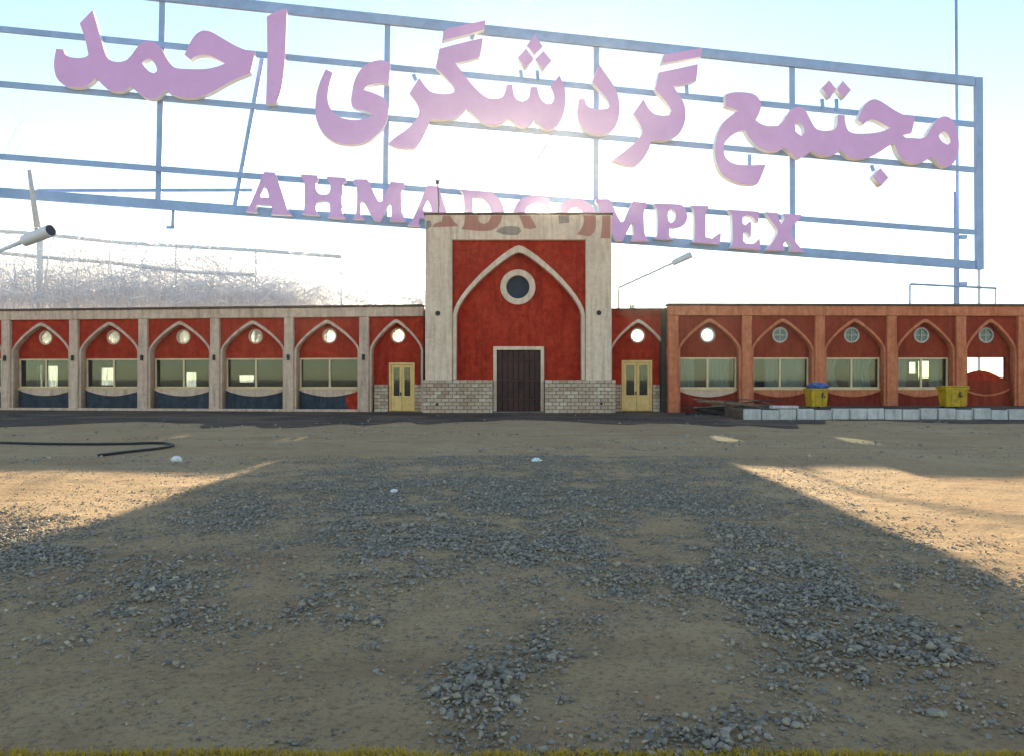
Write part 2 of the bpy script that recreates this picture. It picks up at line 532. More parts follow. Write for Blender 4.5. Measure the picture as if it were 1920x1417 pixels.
def curtain(parent, x0, x1, z0, z1, y, gather=0.0, seed=0):
    r = random.Random(seed)
    n, m = 46, 8
    v, f = [], []
    ph = r.random() * 6
    for j in range(m + 1):
        t = j / m
        for i in range(n + 1):
            s = i / n
            pull = gather * math.sin(math.pi * min(1, t * 1.1)) * (s)
            x = x0 + (x1 - x0) * (s - pull * 0.6)
            yy = y + 0.035 * math.sin(s * 38 + ph + 0.6 * math.sin(t * 3)) + 0.02 * math.sin(s * 71 + ph)
            v.append((x, yy, z1 + (z0 - z1) * t))
    for j in range(m):
        for i in range(n):
            a = j * (n + 1) + i
            f.append((a, a + 1, a + n + 2, a + n + 1))
    me = bpy.data.meshes.new('curtain'); me.from_pydata(v, [], f); me.update()
    me.polygons.foreach_set('use_smooth', [True] * len(f))
    return link('curtain', me, M['curtain'], parent)

BRICK_ME = None
def bricks(parent, x0, x1, z0, z1, yfront, depth, course=0.152, blen=0.31, joint=0.018, seed=0):
    """each brick an object; alike bricks share a mesh per width"""
    r = random.Random(seed)
    rows = max(1, round((z1 - z0) / course)); ch = (z1 - z0) / rows
    for k in range(rows):
        x = x0 - (blen / 2 if k % 2 else 0)
        while x < x1 - 0.03:
            a, b = max(x, x0) + joint / 2, min(x + blen, x1) - joint / 2
            x += blen
            if b - a < 0.05:
                continue
            wkey = round(b - a, 2)
            me = BR.get((wkey, round(ch, 3)))
            if me is None:
                h = (ch - joint)
                bm = bmesh.new(); me = MB().box(-wkey / 2, wkey / 2, 0, depth, -h / 2, h / 2).mesh('brick')
                bm.from_mesh(me); bmesh.ops.bevel(bm, geom=list(bm.edges), offset=0.008, segments=1, affect='EDGES'); bm.to_mesh(me); bm.free()
                me.materials.append(M['brick']); BR[(wkey, round(ch, 3))] = me
            o = link('brick', me, None, parent)
            o.location = ((a + b) / 2, yfront - r.random() * 0.014, z0 + (k + 0.5) * ch)
            o.rotation_euler = (0, r.uniform(-0.008, 0.008), r.uniform(-0.02, 0.02))
BR = {}

def leaf_door(parent, x0, x1, z0, z1, y):
    """cream double door, glazed above, panelled below"""
    d = plate('door_frame', [rect(x0 - 0.09, x1 + 0.09, z0, z1 + 0.09), rect(x0, x1, z0 + 0.02, z1)], y - 0.08, y + 0.06, M['cream_door'], parent, 0.008)
    xm = (x0 + x1) / 2
    zs = z0 + (z1 - z0) * 0.33
    for a, b in ((x0 + 0.01, xm - 0.008), (xm + 0.008, x1 - 0.01)):
        lf = plate('door', [rect(a, b, z0 + 0.03, z1 - 0.01), rect(a + 0.10, b - 0.10, zs, z1 - 0.12), rect(a + 0.09, b - 0.09, z0 + 0.14, zs - 0.10)], y - 0.04, y + 0.01, M['cream_door'], parent, 0.006)
        MB().box(a + 0.08, b - 0.08, y - 0.018, y - 0.010, zs - 0.01, z1 - 0.11).build('pane', M['glass'], lf)
        MB().box(a + 0.08, b - 0.08, y - 0.020, y - 0.008, z0 + 0.13, zs - 0.09).build('panel', M['cream_door'], lf)
        cx, cz = (a + b) / 2, (z0 + zs) / 2 + 0.02
        plate('rosette', [circ(cx, cz, 0.11, 20), circ(cx, cz, 0.075, 20)], y - 0.036, y - 0.0205, M['cream_door'], lf)
        for i in range(1, 4):
            gx = a + 0.10 + (b - a - 0.2) * i / 4
            MB().box(gx - 0.009, gx + 0.009, y + 0.012, y + 0.028, zs, z1 - 0.12).build('bar', M['black'], lf)
        for i in range(1, 5):
            gz = zs + (z1 - 0.12 - zs) * i / 5
            MB().box(a + 0.1, b - 0.1, y + 0.029, y + 0.041, gz - 0.008, gz + 0.008).build('bar', M['black'], lf)
    MB().box(xm - 0.07, xm - 0.03, y - 0.10, y - 0.04, zs + 0.02, zs + 0.16).build('handle', M['black'], d)

Z_TOP, Z_BEAM, Z_SPR, REC = 4.57, 4.06, 2.62, 0.30
def bay(fr, xa, xb, style, wz=(1.0, 2.32), kind='window', round_bright=True, cross=False, arch_r=None, y_off=0.0):
    """one arcade bay between column faces xa..xb (local x)"""
    R = fr.root; cx = (xa + xb) / 2; hw = (xb - xa) / 2
    trim, red, low = style['trim'], style['red'], style['low']
    apex = 3.80
    inner = arch_pts(cx, Z_SPR, hw - 0.10, apex - Z_SPR)
    outer = arch_pts(cx, Z_SPR, hw - 0.002, apex - Z_SPR + 0.15)
    base = style['base']
    # spandrel plate with arched opening
    loop = [(xa, base), (xa, Z_BEAM), (xb, Z_BEAM), (xb, base), (cx + hw - 0.07, base)] + arch_pts(cx, Z_SPR, hw - 0.07, apex - Z_SPR + 0.06)[::-1] + [(cx - hw + 0.07, base)]
    plate('spandrel', [loop], 0.0, 0.20, red, R)
    # arch trim with legs
    loop = [(cx - hw + 0.002, base)] + outer + [(cx + hw - 0.002, base), (cx + hw - 0.10, base)] + inner[::-1] + [(cx - hw + 0.10, base)]
    plate('arch_trim', [loop], -0.06, REC - 0.002, trim, R, 0.012)
    # recessed wall
    rz, rr = 3.27, 0.295
    loops = [rect(xa, xb, base, Z_BEAM)]
    if kind != 'open_hump':
        loops.append(circ(cx, rz, rr))
    x0, x1 = xa + 0.11, xb - 0.11
    if kind == 'window':
        loops.append(rect(x0, x1, wz[0], wz[1]))
    elif kind == 'open_hump':
        loops.append(circ(cx, rz, rr))
        loops.append(rect(x0, x1 - 0.15, 1.35, wz[1]))
    elif kind == 'door':
        d0, d1, dz = style['door']
        loops = [[(xa, base), (xa, Z_BEAM), (xb, Z_BEAM), (xb, base), (d1, base), (d1, dz), (d0, dz), (d0, base)], circ(cx, rz, rr)]
    plate('wall', loops, REC, REC + 0.18, red, R)
    # round window
    w = plate('round_window', [circ(cx, rz, rr + 0.035), circ(cx, rz, rr - 0.03)], REC - 0.035, REC + 0.10, style['ring'], R, 0.008)
    plate('pane', [circ(cx, rz, rr - 0.025, 28)], REC + 0.03, REC + 0.036, style.get('lens', M['glass']), w)
    if cross:
        MB().box(cx - rr + 0.02, cx + rr - 0.02, REC + 0.0, REC + 0.025, rz - 0.016, rz + 0.016).build('muntin', style['ring'], w)
        MB().box(cx - 0.016, cx + 0.016, REC - 0.003, REC + 0.022, rz - rr + 0.02, rz + rr - 0.02).build('muntin', style['ring'], w)
    if kind == 'window':
        window(R, x0 + 0.003, x1 - 0.003, wz[0] + 0.003, wz[1] - 0.003, REC + 0.05, M['cream'], sash=style.get('sash', 0.5))
        MB().box(x0 - 0.0, x1 + 0.0, REC - 0.10, REC - 0.001, wz[0] - 0.055, wz[0] - 0.004).build('sill', M['cream'], R, 0.008)
        # bulging apron below the sill
        n = 18
        arc = [(x0 + (x1 - x0) * i / n, wz[0] - 0.09 - 0.27 * math.sin(math.pi * i / n) ** 0.8) for i in range(n + 1)]
        plate('apron', [[(x1, wz[0] - 0.058), (x0, wz[0] - 0.058)] + arc], REC - 0.075, REC - 0.001, style['apron'], R, 0.01)
        # painted dado under the apron
        arc2 = [(p[0], p[1] + 0.01) for p in arc]
        plate('dado', [[(xa + 0.103, base)] + [(xa + 0.103, arc2[0][1])] + arc2[1:-1] + [(xb - 0.103, arc2[-1][1]), (xb - 0.103, base)]], REC - 0.03, REC - 0.0015, low, R)
    if kind == 'open_hump':
        n = 18
        top = [(x0 + (x1 - x0) * i / n, 1.47 + 0.30 * math.sin(math.pi * min(1, i / n * 1.15)) ** 1.0) for i in range(n + 1)]
        plate('curved_panel', [[(x1, 1.0), (x0, 1.0)][::-1] + top[::-1]], REC + 0.185, REC + 0.25, M['red'], R)
        arc = [(x0 + (x1 - x0) * i / n, 0.95 - 0.27 * math.sin(math.pi * i / n) ** 0.8) for i in range(n + 1)]
        plate('apron', [[(p[0], p[1] + 0.07) for p in arc[::-1]] + arc], REC - 0.05, REC - 0.001, style['apron'], R)

def column(fr, x, w, trim, base, y0=-0.16, lamp=False, ztop=Z_BEAM):
    MB().box(x - w / 2, x + w / 2, y0, 0.19, base, ztop - 0.002).build('column', trim, fr.root, 0.02)
    if lamp:
        MB().box(x - 0.05, x + 0.05, y0 - 0.11, y0 - 0.001, 2.22, 2.46).build('wall_lamp', M['black'], fr.root, 0.02)

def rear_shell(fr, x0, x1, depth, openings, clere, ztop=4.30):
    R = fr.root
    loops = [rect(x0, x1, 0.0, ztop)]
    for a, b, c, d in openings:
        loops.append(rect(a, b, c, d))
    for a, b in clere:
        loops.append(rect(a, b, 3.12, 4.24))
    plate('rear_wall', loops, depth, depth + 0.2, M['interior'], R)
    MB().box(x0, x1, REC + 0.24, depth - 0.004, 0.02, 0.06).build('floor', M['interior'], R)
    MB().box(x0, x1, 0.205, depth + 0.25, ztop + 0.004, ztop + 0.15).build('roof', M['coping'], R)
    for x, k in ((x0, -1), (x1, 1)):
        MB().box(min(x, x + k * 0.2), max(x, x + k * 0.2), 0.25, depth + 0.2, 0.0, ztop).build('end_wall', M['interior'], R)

# ------------------------------------------------------------------ left wing
A = (-3.76, 0.8)
dl = Vector((19.62, -2.4)).normalized()
La = (A[0] - dl.x * 25.2, A[1] - dl.y * 25.2)
LW = Frame('arcade_wing', La, A)
tag(LW.root, 'long low arcade wing with grey columns, red arches and navy dado, joined to the gatehouse', 'building', 'arcaded wings')
STY_L = dict(trim=M['stone'], red=M['red'], low=M['blue'], ring=M['stone'], apron=M['stone'], base=0.0, lens=M['frosted'])
colsL = [LW.s(u, -0.16) for u in (10, 137, 267, 402, 541, 682)]
colsL = [colsL[0] - (colsL[1] - colsL[0])] + colsL
CW = 0.42
xL0 = colsL[0] - CW / 2
xL1 = LW.len - 0.02
for i, x in enumerate(colsL):
    column(LW, x, CW, M['stone'], 0.0, lamp=i > 0)
for i in range(len(colsL) - 1):
    bay(LW, colsL[i] + CW / 2, colsL[i + 1] - CW / 2, STY_L)
# last bay's dado carries a red painted corner
xr = colsL[-1] - CW / 2 - 0.104
plate('painted_corner', [[(xr, 0.02), (xr, 0.93), (xr - 0.45, 0.80), (xr - 0.62, 0.62), (xr - 0.60, 0.35), (xr - 0.46, 0.02)]], REC - 0.036, REC - 0.0302, M['red'], LW.root)
# link bay with the cream door
sL = dict(STY_L); sL['door'] = (LW.s(731, 0.45), LW.s(779, 0.45), 2.12)
bay(LW, colsL[-1] + CW / 2, xL1, sL, kind='door')
leaf_door(LW.root, sL['door'][0] + 0.09, sL['door'][1] - 0.09, 0.03, 2.02, REC + 0.07)
MB().box(colsL[-1] + CW / 2 + 0.135, sL['door'][0] - 0.004, REC - 0.09, REC - 0.001, 0.0, 1.16).build('brick_backing', M['mortar'], LW.root)
bricks(LW.root, colsL[-1] + CW / 2 + 0.135, sL['door'][0] - 0.004, 0.0, 1.18, REC - 0.115, 0.06, seed=3)
bricks(LW.root, sL['door'][1] + 0.01, xL1 - 0.135, 0.0, 1.18, REC - 0.06, 0.05, seed=4)
MB().box(xL0, xL1, -0.155, 0.20, Z_BEAM + 0.002, Z_TOP - 0.09).build('beam', M['stone'], LW.root, 0.02)
MB().box(xL0 - 0.05, xL1, -0.24, 0.32, Z_TOP - 0.088, Z_TOP).build('coping', M['coping'], LW.root, 0.02)
MB().box(xL0, colsL[-1] - CW / 2, -0.30, -0.165, 0.0, 0.12).build('plinth', M['stone'], LW.root, 0.02)
opn = []
DL = 4.2
for (u0, u1, z0, z1) in ((70, 79, 0.9, 2.1), (86, 108, 0.9, 2.05), (186, 214, 1.1, 1.95), (346, 368, 1.0, 1.72), (446, 476, 1.25, 1.55)):
    opn.append((LW.s(u0, DL), LW.s(u1, DL), z0, z1))
opn.append((LW.s(60, DL) - 4.5, LW.s(60, DL) - 3.6, 0.9, 2.0))
cl = []
for i in range(len(colsL) - 1):
    cl.append((colsL[i] + 0.12, colsL[i + 1] - 0.12))
cl.append((colsL[-1] + 0.12, xL1 - 0.25))
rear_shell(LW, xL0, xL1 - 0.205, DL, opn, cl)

# ------------------------------------------------------------------ right wing
Ra, Rb = (6.57, 0.4), (21.79, 0.70)
dr = Vector((Rb[0] - Ra[0], Rb[1] - Ra[1])).normalized()
RW = Frame('arcade_wing', Ra, (Ra[0] + dr.x * 20.0, Ra[1] + dr.y * 20.0))
tag(RW.root, 'low arcade wing with terracotta columns and dark red walls behind the yellow bins', 'building', 'arcaded wings')
STY_R = dict(trim=M['terra'], red=M['red_brown'], low=M['red_dark'], ring=M['kerb'], apron=M['terra'], base=0.0)
colsR = [RW.s(u, -0.16) for u in (1263, 1401, 1538, 1673, 1803, 1919)]
colsR.append(colsR[-1] + 2.9)
for x in colsR:
    column(RW, x, CW, M['terra'], 0.0)
for i in range(len(colsR) - 1):
    st = dict(STY_R)
    if i == 0: st['apron'] = M['stone']
    bay(RW, colsR[i] + CW / 2, colsR[i + 1] - CW / 2, st, kind='open_hump' if i == 4 else 'window', cross=i > 0)
xR0, xR1 = colsR[0] - CW / 2, colsR[-1] + CW / 2
MB().box(xR0, xR1, -0.155, 0.20, Z_BEAM + 0.002, Z_TOP - 0.09).build('beam', M['terra'], RW.root, 0.02)
MB().box(xR0 - 0.06, xR1, -0.24, 0.32, Z_TOP - 0.088, Z_TOP).build('coping', M['coping'], RW.root, 0.02)
opn = [(RW.s(1705, DL), RW.s(1720, DL), 1.65, 2.2), (RW.s(1722, DL), RW.s(1746, DL), 1.45, 2.25), (RW.s(1800, DL), RW.s(1915, DL), 1.3, 2.75)]
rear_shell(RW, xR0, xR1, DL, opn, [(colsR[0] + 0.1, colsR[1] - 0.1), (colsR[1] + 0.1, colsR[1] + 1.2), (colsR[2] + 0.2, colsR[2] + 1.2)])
for i, parts_ in enumerate((((0.0, 0.30, .0), (0.52, 0.93, 0.1)), ((0.0, 0.1, 0), (0.28, 0.95, .0)), ((0.0, 0.36, 0.5), (0.5, 0.93, 0.25)), ((0.03, 0.30, 0.0), (0.72, 0.90, 0.0)))):
    xa, xb = colsR[i] + CW / 2 + 0.11, colsR[i + 1] - CW / 2 - 0.11
    for k, (a, b, g) in enumerate(parts_):
        curtain(RW.root, xa + (xb - xa) * a, xa + (xb - xa) * b, 0.85, 2.4, REC + 0.32, g, i * 7 + k)

# ------------------------------------------------------------------ link bay between gatehouse and right wing
LK = Frame('link_bay', (4.17, 1.0), (6.60, 0.9))
tag(LK.root, 'narrow red link bay with an arch and cream door between gatehouse and terracotta wing', 'building')
STY_K = dict(trim=M['stone'], red=M['red'], low=M['red_dark'], ring=M['stone'], apron=M['stone'], base=0.0)
kx0, kx1 = 0.02, LK.s(1251, 0.0)
STY_K['door'] = (LK.s(1165, 0.45), LK.s(1222, 0.45), 2.22)
bay(LK, kx0, kx1, STY_K, kind='door')
leaf_door(LK.root, STY_K['door'][0] + 0.09, STY_K['door'][1] - 0.09, 0.03, 2.12, REC + 0.07)
MB().box(STY_K['door'][1] + 0.004, kx1 - 0.135, REC - 0.09, REC - 0.001, 0.0, 1.16).build('brick_backing', M['mortar'], LK.root)
bricks(LK.root, STY_K['door'][1] + 0.004, kx1 - 0.135, 0.0, 1.18, REC - 0.115, 0.06, seed=5)
bricks(LK.root, kx0 + 0.135, STY_K['door'][0] - 0.01, 0.0, 1.18, REC - 0.06, 0.05, seed=6)
MB().box(kx0, kx1, -0.02, 0.20, Z_BEAM + 0.002, 4.36).build('beam', M['red_brown'], LK.root, 0.02)
MB().box(kx0, kx1, -0.05, 0.30, 4.362, 4.42).build('coping', M['coping'], LK.root, 0.015)
rear_shell(LK, kx0, kx1 - 0.2, DL, [], [(kx0 + 0.1, kx1 - 0.3)])

# ------------------------------------------------------------------ gatehouse
G = empty('gatehouse', (0, 0, 0))
tag(G, 'tall gatehouse with pale piers, red pointed arch, round window and dark brown door', 'building')
px = lambda u, y=0.0: (u - CU) / F * (33.5 + y)
pz = lambda v, y=0.0: EYE - (v - CV) / F * (33.5 + y)
gx0, gx1, gtop = px(797), px(1147), pz(403)
ix0, ix1, itop = px(848), px(1098), pz(450)
plate('surround', [[(gx0, 0.0), (gx0, gtop), (gx1, gtop), (gx1, 0.0), (ix1, 0.0), (ix1, itop), (ix0, itop), (ix0, 0.0)]], 0.0, 0.9, M['stone_gate'], G, 0.03)
MB().box(gx0 - 0.06, gx1 + 0.06, -0.08, 4.6, gtop + 0.002, gtop + 0.075).build('coping', M['coping'], G, 0.02)
gc = px(972); ghw = (ix1 - ix0) / 2; gcx = (ix0 + ix1) / 2
zs = pz(590); zap = pz(473)
inner = arch_pts(gcx, zs, ghw - 0.17, zap - zs)
outer = arch_pts(gcx, zs, ghw - 0.003, zap - zs + 0.30)
mid_ = arch_pts(gcx, zs, ghw - 0.09, zap - zs + 0.12)
plate('spandrel', [[(ix0 + 0.003, 1.38), (ix0 + 0.003, itop - 0.003), (ix1 - 0.003, itop - 0.003), (ix1 - 0.003, 1.38), (gcx + ghw - 0.09, 1.38)] + mid_[::-1] + [(gcx - ghw + 0.09, 1.38)]], 0.20, 0.55, M['red'], G)
plate('arch_trim', [[(gcx - ghw + 0.003, 1.38)] + outer + [(gcx + ghw - 0.003, 1.38), (gcx + ghw - 0.17, 1.38)] + inner[::-1] + [(gcx - ghw + 0.17, 1.38)]], 0.10, 0.548, M['stone_gate'], G, 0.02)
GY = 0.55
d0, d1, dz = px(931, GY), px(1014, GY), pz(656, GY)
rcx, rcz = px(971, GY), pz(539, GY)
ro, ri = 33 / F * 34.05, 21.5 / F * 34.05
plate('wall', [[(ix0 + 0.004, 0.0), (ix0 + 0.004, itop - 0.004), (ix1 - 0.004, itop - 0.004), (ix1 - 0.004, 0.0), (d1, 0.0), (d1, dz), (d0, dz), (d0, 0.0)], circ(rcx, rcz, ri + 0.05, 40)], GY, GY + 0.34, M['red'], G)
rw = plate('round_window', [circ(rcx, rcz, ro, 48), circ(rcx, rcz, ri, 48)], GY - 0.09, GY + 0.12, M['stone_gate'], G, 0.02)
plate('pane', [circ(rcx, rcz, ri + 0.03, 40)], GY + 0.10, GY + 0.11, M['dark_glass'], rw)
# door
fr_ = plate('door_frame', [[(d0 - 0.14, 0.02), (d0 - 0.14, dz + 0.14), (d1 + 0.14, dz + 0.14), (d1 + 0.14, 0.02), (d1 - 0.01, 0.02), (d1 - 0.01, dz - 0.01), (d0 + 0.01, dz - 0.01), (d0 + 0.01, 0.02)]], GY - 0.07, GY + 0.12, M['stone_gate'], G, 0.012)
nb = 8
bw = (d1 - d0 - 0.03) / nb
for k in range(nb):
    a = d0 + 0.015 + k * bw
    MB().box(a + 0.008, a + bw - 0.008, GY + 0.05 + 0.006 * (k % 3), GY + 0.11, 0.04, dz - 0.016).build('plank', M['doorwood'], G, 0.008)
MB().box(d0 + 0.012, d1 - 0.012, GY + 0.112, GY + 0.15, 0.03, dz - 0.012).build('door_backing', M['black'], G)
for zz in (0.55, 1.35, 2.2):
    MB().box(d0 + 0.03, d1 - 0.03, GY + 0.025, GY + 0.049, zz - 0.05, zz + 0.05).build('door_strap', M['doorwood'], G, 0.006)
MB().box((d0 + d1) / 2 + 0.06, (d0 + d1) / 2 + 0.11, GY - 0.03, GY + 0.024, 1.05, 1.33).build('handle', M['black'], G, 0.01)
MB().box(d0 - 0.14, d1 + 0.14, -0.05, GY - 0.075, 0.0, 0.06).build('step', M['mortar'], G, 0.015)
# brick base
bx0, bx1, bz = px(793), px(1154), 1.38
jl, jr = ix0, ix1
MB().box(bx0 + 0.03, d0 - 0.147, -0.035, -0.002, 0, bz - 0.02).build('brick_backing', M['mortar'], G)
MB().box(d1 + 0.147, bx1 - 0.03, -0.035, -0.002, 0, bz - 0.02).build('brick_backing', M['mortar'], G)
MB().box(jl + 0.003, d0 - 0.147, -0.0015, 0.548, 0, bz - 0.021).build('plinth', M['mortar'], G)
MB().box(d1 + 0.147, jr - 0.003, -0.0015, 0.548, 0, bz - 0.021).build('plinth', M['mortar'], G)
bricks(G, bx0, d0 - 0.145, 0.0, bz, -0.075, 0.06, seed=7)
bricks(G, d1 + 0.145, bx1, 0.0, bz, -0.075, 0.06, seed=8)
for u, v in ((821, 588), (1123, 587)):
    cx, cz = px(u), pz(v)
    vt = plate('vent', [circ(cx, cz, 0.15, 24), circ(cx, cz, 0.105, 24)], -0.03, -0.001, M['stone_gate'], G)
    plate('vent_hole', [circ(cx, cz, 0.104, 24)], -0.008, -0.001, M['black'], vt)
for u, v in ((820, 757), (1127, 756)):
    MB().box(px(u) - 0.05, px(u) + 0.05, -0.10, -0.05, pz(v) - 0.05, pz(v) + 0.05).build('socket', M['black'], G, 0.01)
# shell: sides, rear and roof
MB().box(gx0, gx0 + 0.4, 0.902, 4.5, 0, gtop - 0.001).build('side_wall', M['stone_gate'], G)
MB().box(gx1 - 0.4, gx1, 0.902, 4.5, 0, gtop - 0.001).build('side_wall', M['stone_gate'], G)
MB().box(gx0 + 0.402, gx1 - 0.402, 4.2, 4.5, 0, gtop - 0.001).build('rear_wall', M['interior'], G)
# faded ghost of the sign letters, overlaid as flat colour on the top band (z6 = zoom of the gate)
def z6(pts):
    return [(px(760 + x / 3.295), pz(370 + y / 3.295)) for x, y in pts]
for pts in ([(232, 114), (275, 114), (300, 150), (330, 180), (250, 184), (170, 186), (182, 165), (225, 150)],
            [(370, 114), (455, 114), (450, 140), (470, 163), (505, 160), (525, 130), (532, 114), (598, 114), (590, 150), (565, 185), (520, 208), (430, 208), (345, 198), (362, 170)],
            [(702, 114), (770, 114), (790, 150), (812, 190), (770, 198), (732, 190)],
            [(1100, 114), (1178, 114), (1174, 200), (1140, 245), (1060, 230), (1090, 190), (1103, 150)],
            [(1215, 114), (1268, 114), (1266, 255), (1205, 255), (1215, 180)]):
    plate('ghost_letter', [smooth_loop(z6(pts), 3, 55)], -0.004, -0.0005, M['dull_red'], G)
for pts in ([(560, 215), (590, 190), (640, 180), (700, 185), (715, 212), (690, 233), (620, 233)], [(945, 114), (1010, 114), (1012, 160), (950, 165)], [(128, 150), (155, 145), (160, 180), (130, 200)]):
    plate('ghost_grime_patch', [smooth_loop(z6(pts), 3, 70)], -0.004, -0.0005, M['grime'], G)  # overlaid weed ghost and grime, put in as flat colour

# ------------------------------------------------------------------ things on the roofs
def pole_thing(name, pts, rad, mat, label, cat, head=None):
    e = empty(name, pts[0])
    b = Vector(pts[0])
    MB().tube([Vector(p) - b for p in pts], rad, 8).build('pole', mat, e, smooth=True)
    tag(e, label, cat)
    return e
p0 = at(823, 403, 34.6); p0.z = gtop + 0.075
p1 = at(821, 345, 34.6)
e = pole_thing('antenna', [p0, (p1 + p0) / 2 + Vector((0.01, 0, 0)), p1], [0.035, 0.03, 0.025], M['black'], 'thin black antenna pole with a small head on the gatehouse roof', 'antenna')
hv = p1 - p0
MB().box(hv.x - 0.09, hv.x + 0.06, -0.07, 0.07, hv.z - 0.03, hv.z + 0.13).build('head', M['black'], e, 0.03)
MB().bar(hv + Vector((-0.15, 0, 0.16)), hv + Vector((0.12, 0, 0.12)), 0.04, 0.04).build('arm', M['black'], e)
MB().box(-0.12, 0.12, -0.12, 0.12, 0.0, 0.04).build('base_plate', M['black'], e)

# rubble heap on the gatehouse parapet
hp = at(970, 402, 34.4); hp.z = gtop + 0.075
e = empty('rubble_heap', hp)
tag(e, 'small heap of broken bricks on top of the gatehouse parapet', 'rubble')
for k, (dx, dzz, w, h, r) in enumerate(((-0.22, 0.0, 0.20, 0.10, 0.2), (0.02, 0.0, 0.24, 0.13, -0.1), (0.24, 0.0, 0.2, 0.09, 0.15), (-0.08, 0.115, 0.2, 0.09, -0.15), (0.10, 0.12, 0.14, 0.09, 0.3))):
    o = MB().box(-w / 2, w / 2, -0.09, 0.09, 0, h).build('brick', M['brick'] if k % 2 else M['dull_red'], e, 0.012)
    o.location = (dx, 0, dzz); o.rotation_euler = (0, 0, r)

# weed tuft on link bay coping is tiny: a few stems
def tuft(name, loc, n, h, mat, label, cat, seed):
    r = random.Random(seed); mb = MB()
    for _ in range(n):
        a = r.uniform(0, 6.28); l = h * r.uniform(0.5, 1)
        b = Vector((r.uniform(-0.1, 0.1), r.uniform(-0.05, 0.05), 0))
        t = b + Vector((math.cos(a) * l * 0.5, math.sin(a) * l * 0.3, l))
        m_ = (b + t) / 2 + Vector((0, 0, l * 0.12))
        mb.tube([b, m_, t], [0.012, 0.010, 0.004], 4)
    o = mb.build(name, mat); o.location = loc
    return tag(o, label, cat)
M['weed'] = paint('dull_green_weed', (0.07, 0.085, 0.04), 0.9, 0, 0.3)
q = at(1186, 578, 34.6)
tuft('weed_tuft', (q.x, q.y, 4.42), 26, 0.24, M['weed'], 'small dark weed tuft on the link bay parapet', 'weed', 5)

# tubular spotlights on long arms
def spot(u, v, d, r, end_uv, d_end, mat, label, zbase):
    a, b = at(u, v, d), at(*end_uv, d_end)
    root = Vector((b.x, b.y, zbase))
    e = empty('spotlight', root)
    dirv = (b - a).normalized()
    body_end = a + dirv * (r * 6.0)
    L = lambda p: Vector(p) - root
    MB().tube([L(a), L(a + dirv * r * 0.6), L(body_end)], [r, r, r * 0.92], 20).build('housing', mat, e, smooth=False)
    MB().tube([L(a - dirv * 0.012), L(a - dirv * 0.002)], [r * 0.9, r * 0.9], 20).build('lens', M['dark_glass'], e)
    MB().tube([L(body_end - dirv * 0.02), L(b), L((b.x, b.y, zbase))], r * 0.36, 10).build('arm', mat, e, smooth=True)
    tag(e, label, 'spotlight')
spot(95, 433, 37.8, 0.29, (-14, 476), 39.2, M['steel_pale'], 'large pale tubular spotlight over the grey arcade roof', 4.454)
spot(1296, 478, 36.5, 0.15, (1160, 540), 37.6, M['steel_pale'], 'small pale tubular spotlight on a slanting arm behind the link bay', 4.454)

# pipe rail on the right wing roof
e0 = at(1706, 571, 36.6); e0.z = 4.454
e = empty('pipe_rail', e0)
tag(e, 'thin pale pipe rail standing on the terracotta wing roof', 'railing')
t0, t1 = at(1706, 533, 36.6) - e0, at(1868, 541, 36.6) - e0
MB().tube([(0, 0, 0), t0], 0.045, 8).build('post', M['steel_blue'], e, smooth=True)
MB().tube([t0, t1], 0.05, 8).build('rail', M['steel_blue'], e, smooth=True)
MB().tube([t1 + Vector((-0.05, 0, 0)), Vector((t1.x - 0.05, 0, 0))], 0.035, 8).build('post', M['steel_blue'], e, smooth=True)

# ------------------------------------------------------------------ the big sign behind the building
dA, dB = 43.0, 48.0                 # depth at u = 305 and u = 1835
pA, pB = at(305, 700, dA), at(1835, 700, dB)
SG = Frame('hoarding_sign', (pA.x, pA.y), (pB.x, pB.y))
tag(SG.root, 'huge steel frame sign with mauve Persian lettering above a smaller Latin line, behind the building', 'sign')
def S(u, v, y=0.0):
    """photograph pixel -> sign plane (local x, z)"""
    s = SG.s(u, y)
    n = Vector((-SG.d.y, SG.d.x)); p = SG.a + n * y + SG.d * s
    depth = p.y - CAMY
    return (s, EYE - (v - CV) / F * depth)
def beam(name, p, q, wpx, y, dep=0.16, mat='steel_blue'):
    a, b = S(*p, y), S(*q, y)
    w = wpx / F * 45.5
    MB().bar((a[0], y, a[1]), (b[0], y, b[1]), w, dep).build(name, M[mat], SG.root, 0.01)
def on(line, u):
    (a, b), (c, d) = line
    return (u, b + (d - b) * (u - a) / (c - a))
TOP = ((565, 21), (1830, 154)); R2 = ((90, 64), (1826, 234)); R3 = ((90, 166), (1826, 319)); R4 = ((50, 298), (1826, 436)); BOT = ((110, 370), (1830, 498))
for nm, ln, w in (('top_beam', TOP, 18), ('rail', R2, 10.5), ('rail', R3, 10.5), ('rail', R4, 10), ('bottom_beam', BOT, 17)):
    beam(nm, on(ln, -150), on(ln, 1826), w, 0.30 if nm == 'rail' else 0.33, 0.14 if nm == 'rail' else 0.24)
for u0, u1 in ((305, 297), (727, 722), (1118, 1117), (1485, 1486), (-130, -136)):
    beam('post', on(TOP, u0), on(BOT, u1), 10.5, 0.44 if True else 0, 0.12)
beam('end_post', on(TOP, 1834)[0:1] + (on(TOP, 1834)[1] - 8,), (1836, 506), 15, 0.33, 0.26)
beam('brace', (492, 108), (440, 390), 8, 0.60, 0.10)
beam('brace', (70, 358), (474, 357), 5.5, 0.60, 0.08)
beam('brace', (1048, 232), (1008, 300), 4.5, 0.60, 0.08, 'steel_pale')
beam('bracket', (326, 392), (324, 428), 6, 0.44, 0.10)
beam('bracket', (312, 427), (328, 427), 5, 0.44, 0.10)
